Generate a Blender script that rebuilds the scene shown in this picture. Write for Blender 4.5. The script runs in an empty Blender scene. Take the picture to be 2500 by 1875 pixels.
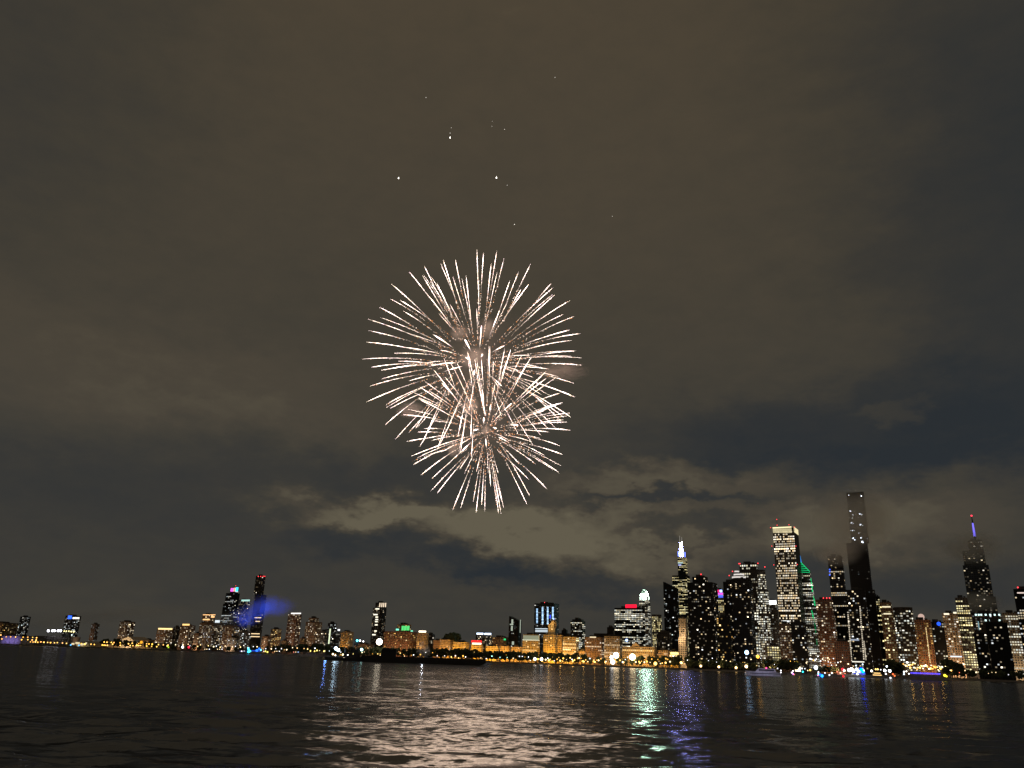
import bpy, math, random
import numpy as np
from mathutils import Vector, Matrix

R = random.Random(7)
NR = np.random.default_rng(11)
sc = bpy.context.scene
COL = sc.collection

# ------------------------------------------------------------------ camera
W, HH, F = 2500.0, 1875.0, 1950.0          # picture size and focal length in its pixels
PITCH, ROLL, CAMZ = math.radians(19.08), math.radians(2.0), 6.0
_r0 = Vector((1, 0, 0)); _u0 = Vector((0, -math.sin(PITCH), math.cos(PITCH)))
FWD = Vector((0, math.cos(PITCH), math.sin(PITCH)))
RGT = _r0 * math.cos(ROLL) + _u0 * math.sin(ROLL)
UPV = -_r0 * math.sin(ROLL) + _u0 * math.cos(ROLL)
EYE = Vector((0, 0, CAMZ))
cd = bpy.data.cameras.new('camera'); cam = bpy.data.objects.new('camera', cd); COL.objects.link(cam)
cd.sensor_width = 36.0; cd.lens = F / W * 36.0; cd.clip_start = 0.5; cd.clip_end = 30000
m = Matrix((RGT, UPV, -FWD)).transposed().to_4x4(); m.translation = EYE
cam.matrix_world = m
sc.camera = cam

# ------------------------------------------------------------------ exposure and render settings
sc.view_settings.view_transform = 'Standard'; sc.view_settings.look = 'None'
sc.view_settings.exposure = 0.0; sc.view_settings.gamma = 1.0
sc.view_settings.use_curve_mapping = False
sc.render.engine = 'CYCLES'
cy = sc.cycles
cy.max_bounces = 6; cy.diffuse_bounces = 1; cy.glossy_bounces = 3; cy.volume_bounces = 4
cy.transparent_max_bounces = 12
cy.caustics_reflective = False; cy.caustics_refractive = False
cy.sample_clamp_indirect = 3.0
cy.use_denoising = True
cy.volume_step_rate = 2.0; cy.volume_max_steps = 96
sc.render.filter_size = 2.0

def ray(px, py):
    return (FWD + RGT * ((px - W / 2) / F) + UPV * ((HH / 2 - py) / F))

def at_depth(px, py, d):                    # point at camera depth d
    return EYE + ray(px, py) * d

def at_y(px, py, y):                        # point at world distance y ahead
    r = ray(px, py); return EYE + r * (y / r.y)

# ------------------------------------------------------------------ sky: night overcast lit by the city
world = bpy.data.worlds.new('World'); sc.world = world; world.use_nodes = True
wt = world.node_tree; wt.nodes.clear()

class NT:
    """tiny arithmetic over shader nodes"""
    def __init__(s, t): s.t = t
    def n(s, typ, **kw):
        x = s.t.nodes.new(typ)
        for k, v in kw.items(): setattr(x, k, v)
        return x
    def put(s, sock, v):
        if hasattr(v, 'is_linked'): s.t.links.new(v, sock)
        else: sock.default_value = v
    def m(s, op, a, b=0.0, c=0.0):
        x = s.n('ShaderNodeMath', operation=op)
        s.put(x.inputs[0], a); s.put(x.inputs[1], b); s.put(x.inputs[2], c)
        return x.outputs[0]
    def v(s, op, a, b=(0, 0, 0)):
        x = s.n('ShaderNodeVectorMath', operation=op)
        s.put(x.inputs[0], a); s.put(x.inputs[1], b)
        return x.outputs[0]
    def xyz(s, x, y, z):
        c = s.n('ShaderNodeCombineXYZ'); s.put(c.inputs[0], x); s.put(c.inputs[1], y); s.put(c.inputs[2], z); return c.outputs[0]
    def sep(s, v):
        c = s.n('ShaderNodeSeparateXYZ'); s.put(c.inputs[0], v); return c.outputs
    def noise(s, vec, scale, detail=5.0, rough=0.55):
        x = s.n('ShaderNodeTexNoise'); s.put(x.inputs['Vector'], vec)
        x.inputs['Scale'].default_value = scale; x.inputs['Detail'].default_value = detail; x.inputs['Roughness'].default_value = rough
        return x.outputs
    def ramp(s, f, stops, interp='LINEAR'):
        x = s.n('ShaderNodeValToRGB'); e = x.color_ramp.elements; x.color_ramp.interpolation = interp
        while len(e) < len(stops): e.new(0.5)
        for el, (p, c) in zip(e, stops): el.position = p; el.color = (*c, 1) if len(c) == 3 else c
        s.put(x.inputs[0], f); return x.outputs[0]

q = NT(wt)
gen = q.n('ShaderNodeTexCoord').outputs['Generated']
d0 = q.v('NORMALIZE', gen)
s0 = q.sep(d0)
zz = q.m('MAXIMUM', s0[2], 0.0)
den = q.m('ADD', zz, 0.10)
plane = q.xyz(q.m('DIVIDE', s0[0], den), q.m('DIVIDE', s0[1], den), 0.0)
big = q.noise(plane, 0.55, 6.0, 0.55)[0]
w1 = q.noise(q.v('MULTIPLY', d0, (1.0, 1.0, 2.2)), 4.5, 5.0, 0.6)[1]
w1 = q.v('MULTIPLY', q.v('SUBTRACT', w1, (0.5, 0.5, 0.5)), (0.20, 0.20, 0.11))
w2 = q.noise(q.v('MULTIPLY', d0, (1.0, 1.0, 2.0)), 19.0, 4.0, 0.6)[1]
w2 = q.v('MULTIPLY', q.v('SUBTRACT', w2, (0.5, 0.5, 0.5)), (0.11, 0.11, 0.07))
dw = q.sep(q.v('ADD', q.v('ADD', d0, w1), w2))
az = q.m('ARCTAN2', dw[0], dw[1]); el = q.m('ARCSINE', dw[2])
def azel(px, py):
    r = ray(px, py).normalized(); return math.atan2(r.x, r.y), math.asin(r.z)
BANKS_VIGNETTE = [  # cloud banks, gaps and vignetted corners: picture x, y, half width, half height, strength
    (420, 930, 620, 130, .17), (230, 1200, 470, 100, -.10), (120, 1050, 300, 60, .05),
    (860, 1250, 190, 32, .52), (1130, 1290, 270, 44, .50), (1420, 1275, 260, 50, .42), (1660, 1180, 240, 32, .40), (1560, 1350, 260, 34, .38),
    (1640, 1224, 200, 14, -.30), (850, 1330, 150, 34, -.24), (1170, 1372, 150, 26, -.28), (1690, 1305, 160, 22, -.30),
    (1370, 1405, 190, 34, -.26), (930, 1160, 300, 45, -.14), (2080, 1045, 420, 100, -.34), (1700, 1050, 260, 70, -.08), (2430, 900, 200, 200, -.10),
    (2190, 1005, 90, 17, .26), (1990, 1290, 180, 70, .26), (2330, 1270, 230, 80, .16), (2240, 1425, 300, 50, -.17),
    (640, 1400, 300, 50, -.05), (1050, 1440, 500, 40, .06), (200, 1490, 260, 35, .04), (2620, -60, 800, 440, -.30), (2560, 540, 480, 420, -.28), (-80, -80, 620, 400, -.26), (1950, 1290, 480, 46, .16), (2080, 1140, 560, 36, -.16), (520, 1010, 420, 40, .08), (700, 1265, 60, 30, .12),  # large negative corner entries paint lens falloff into the sky
]
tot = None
for (bx, by, rx, ry, amp) in BANKS_VIGNETTE:
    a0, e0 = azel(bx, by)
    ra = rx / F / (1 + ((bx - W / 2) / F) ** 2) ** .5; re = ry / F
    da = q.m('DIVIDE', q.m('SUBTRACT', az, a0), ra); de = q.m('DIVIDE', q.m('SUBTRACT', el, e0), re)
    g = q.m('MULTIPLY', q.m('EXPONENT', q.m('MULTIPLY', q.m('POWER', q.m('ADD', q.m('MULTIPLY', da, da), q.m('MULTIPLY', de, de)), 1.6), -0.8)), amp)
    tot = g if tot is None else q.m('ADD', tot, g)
elr = q.m('ARCSINE', s0[2])
base = q.ramp(q.m('DIVIDE', elr, 1.0), [(0.0, (.40,) * 3), (.10, (.38,) * 3), (.20, (.42,) * 3), (.34, (.52,) * 3), (.52, (.60,) * 3), (.80, (.66,) * 3), (1.0, (.64,) * 3)])
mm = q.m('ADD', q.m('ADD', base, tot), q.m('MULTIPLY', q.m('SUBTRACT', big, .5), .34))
fine = q.noise(q.v('MULTIPLY', d0, (1, 1, 2.0)), 26.0, 4.0, .6)[0]
mm = q.m('ADD', mm, q.m('MULTIPLY', q.m('SUBTRACT', fine, .5), .17))
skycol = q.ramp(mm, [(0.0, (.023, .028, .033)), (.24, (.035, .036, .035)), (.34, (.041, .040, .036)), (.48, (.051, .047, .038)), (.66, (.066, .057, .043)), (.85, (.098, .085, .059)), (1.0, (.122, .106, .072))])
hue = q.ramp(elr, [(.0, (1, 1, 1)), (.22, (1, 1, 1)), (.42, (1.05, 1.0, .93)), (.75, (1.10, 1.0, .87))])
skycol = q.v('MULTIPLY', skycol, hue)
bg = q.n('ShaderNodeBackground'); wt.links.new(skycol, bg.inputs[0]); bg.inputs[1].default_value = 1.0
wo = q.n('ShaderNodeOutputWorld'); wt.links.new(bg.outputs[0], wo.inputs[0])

# ------------------------------------------------------------------ materials
_mats = {}
def principled(name, color, rough=.7, metal=0.0, build=None):
    if name in _mats: return _mats[name]
    mt = bpy.data.materials.new(name); mt.use_nodes = True
    b = mt.node_tree.nodes['Principled BSDF']
    b.inputs['Base Color'].default_value = (*color, 1); b.inputs['Roughness'].default_value = rough; b.inputs['Metallic'].default_value = metal
    t = NT(mt.node_tree)
    if build: build(t, b, mt)
    else:
        tc = t.n('ShaderNodeTexCoord').outputs['Object']
        nz = t.noise(tc, 0.35, 5)[0]
        lo = tuple(c * .75 for c in color); hi = tuple(min(1, c * 1.25) for c in color)
        mt.node_tree.links.new(t.ramp(nz, [(.3, lo), (.7, hi)]), b.inputs['Base Color'])
    _mats[name] = mt; return mt

def emis(color, strength, sample=True):
    key = ('glow', color, strength, sample)
    if key in _mats: return _mats[key]
    mt = bpy.data.materials.new('lamp_glow'); mt.use_nodes = True; nt = mt.node_tree; nt.nodes.clear()
    e = nt.nodes.new('ShaderNodeEmission'); e.inputs[0].default_value = (*color, 1); e.inputs[1].default_value = strength
    o = nt.nodes.new('ShaderNodeOutputMaterial'); nt.links.new(e.outputs[0], o.inputs[0])
    mt.cycles.emission_sampling = 'AUTO' if sample else 'NONE'
    _mats[key] = mt; return mt

def glow_attr(name, sample):
    if name in _mats: return _mats[name]
    mt = bpy.data.materials.new(name); mt.use_nodes = True; nt = mt.node_tree; nt.nodes.clear()
    a = nt.nodes.new('ShaderNodeAttribute'); a.attribute_name = 'glow'
    e = nt.nodes.new('ShaderNodeEmission'); nt.links.new(a.outputs['Color'], e.inputs[0])
    o = nt.nodes.new('ShaderNodeOutputMaterial'); nt.links.new(e.outputs[0], o.inputs[0])
    mt.cycles.emission_sampling = 'AUTO' if sample else 'NONE'
    _mats[name] = mt; return mt
WINMAT = glow_attr('lit_window_glass', False)
SPARK = glow_attr('burning_star', True)
EMBER = glow_attr('burning_ember', False)

WALLS = {  # wall colour, glass colour
    'black': ((.012, .012, .013), (.004, .005, .006)), 'dark': ((.040, .037, .035), (.008, .009, .011)),
    'grey': ((.17, .165, .155), (.03, .03, .035)), 'brown': ((.22, .145, .095), (.035, .03, .028)),
    'tan': ((.40, .31, .21), (.05, .045, .04)), 'stone': ((.44, .37, .27), (.06, .055, .05)), 'pale': ((.52, .48, .42), (.07, .07, .07)),
    'brick': ((.24, .12, .075), (.03, .028, .026)), 'blue': ((.05, .06, .075), (.012, .016, .022)),
}
def wallmat(kind, bay, floor):
    key = ('facade', kind, round(bay, 1), round(floor, 1))
    if key in _mats: return _mats[key]
    wc, gc = WALLS[kind]
    def bld(t, b, mt):
        uv = t.n('ShaderNodeUVMap').outputs[0]; b.inputs['Specular IOR Level'].default_value = .2
        br = t.n('ShaderNodeTexBrick'); mt.node_tree.links.new(uv, br.inputs['Vector'])
        br.offset = 0.0; br.squash = 1.0
        br.inputs['Color1'].default_value = (*gc, 1); br.inputs['Color2'].default_value = (*[c * 1.6 for c in gc], 1)
        br.inputs['Mortar'].default_value = (*wc, 1)
        br.inputs['Scale'].default_value = 1.0; br.inputs['Mortar Size'].default_value = .22 * min(bay, floor)
        br.inputs['Mortar Smooth'].default_value = 0.05
        br.inputs['Brick Width'].default_value = bay; br.inputs['Row Height'].default_value = floor
        nz = t.noise(t.v('MULTIPLY', uv, (1, .4, 1)), .07, 5, .6)[0]
        k = t.n('ShaderNodeMix'); k.data_type = 'RGBA'; k.blend_type = 'MULTIPLY'; k.inputs[0].default_value = .8
        mt.node_tree.links.new(br.outputs[0], k.inputs[6]); mt.node_tree.links.new(t.ramp(nz, [(.3, (.6, .58, .56)), (.7, (1, 1, 1))]), k.inputs[7])
        mt.node_tree.links.new(k.outputs[2], b.inputs['Base Color'])
        mt.node_tree.links.new(t.m('ADD', t.m('MULTIPLY', br.outputs[1], .45), .35), b.inputs['Roughness'])
    mt = principled(str(key), wc, .7, 0, bld); mt.name = kind + '_facade'; _mats[key] = mt; return mt

STEEL = principled('dark_steel', (.05, .05, .052), .5, .6)
ROOF = principled('roof_felt', (.045, .043, .042), .9)
HULLB = principled('black_hull_paint', (.012, .012, .013), .7)
HULLW = principled('white_hull_paint', (.72, .73, .76), .35)
HULLG = principled('grey_hull_paint', (.20, .20, .21), .5)
GLASS = principled('dark_boat_glass', (.02, .025, .035), .12)
TIMBER = principled('dark_timber', (.06, .045, .03), .85)

# ------------------------------------------------------------------ mesh helper
class MB:
    def __init__(s): s.v = []; s.f = []; s.mi = []; s.c = []; s.uv = {}
    def face(s, pts, mi=0, col=None, uv=None):
        n = len(s.v); s.v += [tuple(p) for p in pts]
        if uv: s.uv[len(s.f)] = uv
        s.f.append(tuple(range(n, n + len(pts)))); s.mi.append(mi); s.c.append(col)
    def box(s, x0, x1, y0, y1, z0, z1, mi=0, col=None):
        p = [(x0, y0, z0), (x1, y0, z0), (x1, y1, z0), (x0, y1, z0), (x0, y0, z1), (x1, y0, z1), (x1, y1, z1), (x0, y1, z1)]
        n = len(s.v); s.v += p
        for f in ((0, 3, 2, 1), (4, 5, 6, 7), (0, 1, 5, 4), (1, 2, 6, 5), (2, 3, 7, 6), (3, 0, 4, 7)):
            s.f.append(tuple(n + i for i in f)); s.mi.append(mi); s.c.append(col)
    def prism(s, prof, y0, y1, mi=0):          # profile in x,z extruded along y
        n = len(s.v); k = len(prof)
        s.v += [(x, y0, z) for x, z in prof] + [(x, y1, z) for x, z in prof]
        s.f.append(tuple(range(n, n + k))); s.f.append(tuple(range(n + 2 * k - 1, n + k - 1, -1)))
        s.mi += [mi, mi]; s.c += [None, None]
        for i in range(k):
            j = (i + 1) % k; s.f.append((n + j, n + i, n + k + i, n + k + j)); s.mi.append(mi); s.c.append(None)
    def tube(s, pts, radii, sides=6, mi=0, col=None, cols=None, cap=True):
        pts = [Vector(p) for p in pts]; rings = []
        for i, p in enumerate(pts):
            t = (pts[min(i + 1, len(pts) - 1)] - pts[max(i - 1, 0)]).normalized()
            a = t.cross(Vector((0, 0, 1)) if abs(t.z) < .9 else Vector((1, 0, 0))).normalized(); b = t.cross(a)
            n = len(s.v)
            s.v += [tuple(p + (a * math.cos(2 * math.pi * k / sides) + b * math.sin(2 * math.pi * k / sides)) * radii[i]) for k in range(sides)]
            rings.append(n)
        for i in range(len(pts) - 1):
            c = cols[i] if cols else col
            for k in range(sides):
                j = (k + 1) % sides
                s.f.append((rings[i] + k, rings[i] + j, rings[i + 1] + j, rings[i + 1] + k)); s.mi.append(mi); s.c.append(c)
        if cap:
            s.f.append(tuple(rings[0] + k for k in range(sides))[::-1]); s.mi.append(mi); s.c.append(cols[0] if cols else col)
            s.f.append(tuple(rings[-1] + k for k in range(sides))); s.mi.append(mi); s.c.append(cols[-1] if cols else col)
    def ball(s, c, r, seg=8, rings=6, mi=0, col=None, sz=1.0):
        c = Vector(c); n = len(s.v)
        for i in range(1, rings):
            th = math.pi * i / rings
            for k in range(seg):
                ph = 2 * math.pi * k / seg
                s.v.append((c.x + r * math.sin(th) * math.cos(ph), c.y + r * math.sin(th) * math.sin(ph), c.z + r * sz * math.cos(th)))
        t = len(s.v); s.v += [(c.x, c.y, c.z + r * sz), (c.x, c.y, c.z - r * sz)]
        for k in range(seg):
            j = (k + 1) % seg
            s.f.append((t, n + k, n + j)); s.f.append((t + 1, n + (rings - 2) * seg + j, n + (rings - 2) * seg + k)); s.mi += [mi, mi]; s.c += [col, col]
        for i in range(rings - 2):
            for k in range(seg):
                j = (k + 1) % seg
                s.f.append((n + i * seg + k, n + (i + 1) * seg + k, n + (i + 1) * seg + j, n + i * seg + j)); s.mi.append(mi); s.c.append(col)
    def octa(s, c, r, mi=0, col=None):
        n = len(s.v); x, y, z = c
        s.v += [(x + r, y, z), (x - r, y, z), (x, y + r, z), (x, y - r, z), (x, y, z + r), (x, y, z - r)]
        for f in ((0, 2, 4), (2, 1, 4), (1, 3, 4), (3, 0, 4), (2, 0, 5), (1, 2, 5), (3, 1, 5), (0, 3, 5)):
            s.f.append(tuple(n + i for i in f)); s.mi.append(mi); s.c.append(col)
    def mesh(s, name, mats):
        me = bpy.data.meshes.new(name); me.from_pydata(s.v, [], s.f)
        for mt in (mats if isinstance(mats, (list, tuple)) else [mats]): me.materials.append(mt)
        if any(s.mi): me.polygons.foreach_set('material_index', s.mi)
        if any(c is not None for c in s.c):
            at = me.attributes.new('glow', 'FLOAT_COLOR', 'FACE')
            at.data.foreach_set('color', np.array([(*(c or (0, 0, 0)), 1) for c in s.c], dtype=np.float32).ravel())
        if s.uv:
            ul = me.uv_layers.new(name='UVMap')
            for fi, uv in s.uv.items():
                st = me.polygons[fi].loop_start
                for k, t in enumerate(uv): ul.data[st + k].uv = t
        me.update(); return me
    def build(s, name, mats, parent=None):
        o = bpy.data.objects.new(name, s.mesh(name, mats)); COL.objects.link(o)
        if parent is not None: o.parent = parent
        return o

def tag(o, label=None, cat=None, group=None, kind=None):
    if label: o['label'] = label
    if cat: o['category'] = cat
    if group: o['group'] = group
    if kind: o['kind'] = kind
    return o
def empty(name, loc, rz=0.0):
    o = bpy.data.objects.new(name, None); COL.objects.link(o); o.location = loc; o.rotation_euler = (0, 0, rz); o.empty_display_size = 2; return o

# ------------------------------------------------------------------ city grid: the shore runs obliquely, far at left and near at right
GA = math.radians(30.0)
U = Vector((math.cos(GA), -math.sin(GA), 0)); V = Vector((math.sin(GA), math.cos(GA), 0))
SHORE = 1700.0; LAND = 3.0
def azdir(px, py):
    r = ray(px, py); return Vector((r.x, r.y, 0)).normalized()
def shore_pt(px, py, s):                    # point on the line parallel to the shore, s metres inland, seen at this picture x
    d = azdir(px, py); o = Vector((0, SHORE, 0)) + V * s
    t = (o.dot(V)) / d.dot(V); return d * t
def height_at(px, py, p):                   # world z where the sight line through the pixel passes over ground point p
    r = ray(px, py); h = math.hypot(r.x, r.y); return CAMZ + r.z / h * math.hypot(p.x, p.y)

# ------------------------------------------------------------------ water
def wave_nodes(t, b, mt):
    L = mt.node_tree.links
    ps = t.n('ShaderNodeNewGeometry')
    pos = ps.outputs['Position']
    def slope(scale, stretch, detail, rough, amp):
        c = t.noise(t.v('MULTIPLY', pos, (stretch, 1, 1)), scale, detail, rough)[1]
        return t.v('MULTIPLY', t.v('SUBTRACT', c, (.5, .5, .5)), amp)
    n = t.v('ADD', t.v('ADD', slope(1.9, .42, 4, .65, (.64, 1.0, 0)), slope(.38, .5, 3, .6, (.36, .80, 0))), slope(.06, .6, 3, .6, (.10, .40, 0)))
    gust = t.noise(t.v('MULTIPLY', pos, (.5, 1, 1)), .02, 3, .5)[0]
    gust = t.m('ADD', .35, t.m('MULTIPLY', gust, 1.3))
    sc_ = t.n('ShaderNodeVectorMath', operation='SCALE'); L.new(n, sc_.inputs[0]); L.new(gust, sc_.inputs['Scale'])
    nn = t.v('NORMALIZE', t.v('ADD', ps.outputs['Normal'], sc_.outputs[0]))
    L.new(nn, b.inputs['Normal'])
    fr = t.n('ShaderNodeFresnel'); fr.inputs['IOR'].default_value = 1.33; L.new(nn, fr.inputs['Normal'])
    gl = t.n('ShaderNodeBsdfGlossy'); gl.inputs['Roughness'].default_value = .16; gl.inputs['Color'].default_value = (.28, .28, .28, 1); L.new(nn, gl.inputs['Normal'])
    df = t.n('ShaderNodeBsdfDiffuse'); df.inputs['Color'].default_value = (.005, .007, .007, 1)
    mx = t.n('ShaderNodeMixShader'); L.new(fr.outputs[0], mx.inputs[0]); L.new(df.outputs[0], mx.inputs[1]); L.new(gl.outputs[0], mx.inputs[2])
    L.new(mx.outputs[0], mt.node_tree.nodes['Material Output'].inputs['Surface'])
WATER = principled('lake_water', (.006, .008, .008), .07, 0, wave_nodes)

def make_water():
    nr, nc = 460, 820
    inv = np.concatenate([np.linspace(1 / 9.0, .046, 40, endpoint=False), np.linspace(.046, 1 / 9000.0, nr - 40)])
    r = 1 / inv
    th = np.radians(np.linspace(-86, 86, nc))
    X = r[:, None] * np.sin(th)[None, :]; Y = r[:, None] * np.cos(th)[None, :]
    dr = np.gradient(r)[:, None]
    Z = np.zeros_like(X)
    g = np.random.default_rng(5)
    for i in range(16):
        lam = 1.8 * (11.0 / 1.8) ** g.random(); k = 2 * math.pi / lam
        a = g.normal(-1.75, .42); ph = g.random() * 6.283
        amp = .018 * lam ** .85 / 1.9
        wgt = np.clip(1.6 - 4.4 * dr / lam, 0, 1)
        Z += wgt * amp * np.sin(k * (X * math.cos(a) + Y * math.sin(a)) + ph)
    n = nr * nc
    co = np.stack([X, Y, Z], -1).reshape(n, 3).astype(np.float32)
    i = np.arange(nr - 1)[:, None] * nc + np.arange(nc - 1)[None, :]
    quads = np.stack([i, i + 1, i + nc + 1, i + nc], -1).reshape(-1, 4)[:, ::-1]
    me = bpy.data.meshes.new('lake_water'); me.vertices.add(n); me.vertices.foreach_set('co', co.ravel())
    nq = len(quads); me.loops.add(nq * 4); me.loops.foreach_set('vertex_index', quads.ravel().astype(np.int32))
    me.polygons.add(nq); me.polygons.foreach_set('loop_start', np.arange(nq, dtype=np.int32) * 4)
    me.polygons.foreach_set('loop_total', np.full(nq, 4, np.int32)); me.polygons.foreach_set('use_smooth', np.ones(nq, bool))
    me.materials.append(WATER); me.update(calc_edges=True); me.validate()
    o = bpy.data.objects.new('lake_water', me); COL.objects.link(o); tag(o, kind='structure')
make_water()

# ------------------------------------------------------------------ land
GRASS = principled('dark_park_grass', (.035, .045, .018), .95)
CONC = principled('seawall_concrete', (.24, .22, .19), .85)
ASPH = principled('asphalt', (.05, .05, .05), .85)
def strip(name, s0, s1, z0, z1, mat, L=9000):
    o = Vector((0, SHORE, 0)); mb = MB()
    pts = []
    for s in (s0, s1):
        for e in (-L, L): pts.append(o + V * s + U * e)
    a, b, c, d = pts[0], pts[1], pts[3], pts[2]
    lo = [(p.x, p.y, z0) for p in (a, b, c, d)]; hi = [(p.x, p.y, z1) for p in (a, b, c, d)]
    mb.face(hi); 
    for i in range(4):
        j = (i + 1) % 4; mb.face([lo[i], lo[j], hi[j], hi[i]])
    ob = mb.build(name, mat); tag(ob, kind='structure'); return ob
strip('ground', 2.0, 9000, -2.0, LAND, GRASS)
strip('seawall', 0.0, 2.0, -2.0, LAND - .4, CONC)
strip('lakefront_path', 6.0, 12.0, LAND - .1, LAND + .004, CONC)
strip('lakefront_road', 40.0, 62.0, LAND - .1, LAND + .004, ASPH)

# ------------------------------------------------------------------ buildings
PAL = {
    'warm': [(1, .80, .50), (1, .72, .40), (1, .86, .62), (1, .90, .74)], 'mix': [(1, .80, .52), (1, .90, .72), (.92, .97, 1), (1, .72, .38), (1, .84, .58)],
    'cool': [(.90, .97, 1), (1, .95, .85), (.80, .95, .95), (1, .92, .72)], 'office': [(1, .93, .70), (1, .96, .82), (.95, 1, .90), (1, .88, .60)],
    'amber': [(1, .55, .14), (1, .66, .24), (1, .78, .40)], 'yellow': [(1, .86, .42), (1, .90, .55), (1, .80, .36)],
}
def solve(pL, pR, py, s, k):
    A = shore_pt(pL, py, s); d = azdir(pR, py); X = U + V * k
    cr = lambda a, b: a.x * b.y - a.y * b.x
    w = -cr(A, d) / cr(X, d)
    return A, w, k * w

def lit_cells(pattern, p, nf, nb, rg, dimf):
    L = np.zeros((nf, nb)); dim = np.where(rg.random((nf, nb)) < dimf, rg.uniform(.03, .16, (nf, nb)), 0)
    if pattern == 'res':
        L = np.where(rg.random((nf, nb)) < p, rg.lognormal(-.65, .85, (nf, nb)), 0)
        col = rg.random(nb); L *= np.where(col < .25, .35, 1)[None, :]
    elif pattern == 'office':
        for f in range(nf):
            t = rg.random(); lev = p * (1.9 if t < .35 else .85 if t < .75 else .25); i = 0
            while i < nb:
                run = int(rg.integers(1, 5)); on = rg.random() < lev
                if on: L[f, i:i + run] = rg.lognormal(-.1, .45)
                i += run
        L *= rg.uniform(.6, 1.15, (nf, nb))
    elif pattern == 'grid':
        lev = np.clip(p + .25 * np.sin(np.arange(nf) * .55 + rg.random() * 6) + rg.normal(0, .14, nf), .12, 1)
        on = rg.random((nf, nb)) < np.clip(lev * 1.25, 0, .96)[:, None]
        L = np.where(on, (lev * rg.lognormal(0, .35, nf))[:, None] * rg.uniform(.7, 1.15, (nf, nb)), 0)
    elif pattern == 'rows':
        for f in range(nf):
            if rg.random() < p:
                a, b = sorted(rg.integers(0, nb + 1, 2));
                if b - a < nb * .4: a, b = 0, nb
                L[f, a:b] = rg.lognormal(-.05, .35) * rg.uniform(.7, 1.1, b - a)
            else: L[f] = np.where(rg.random(nb) < .10, rg.lognormal(-.4, .5, nb), 0)
    return L if pattern == 'grid' else np.maximum(L, dim)

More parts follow.
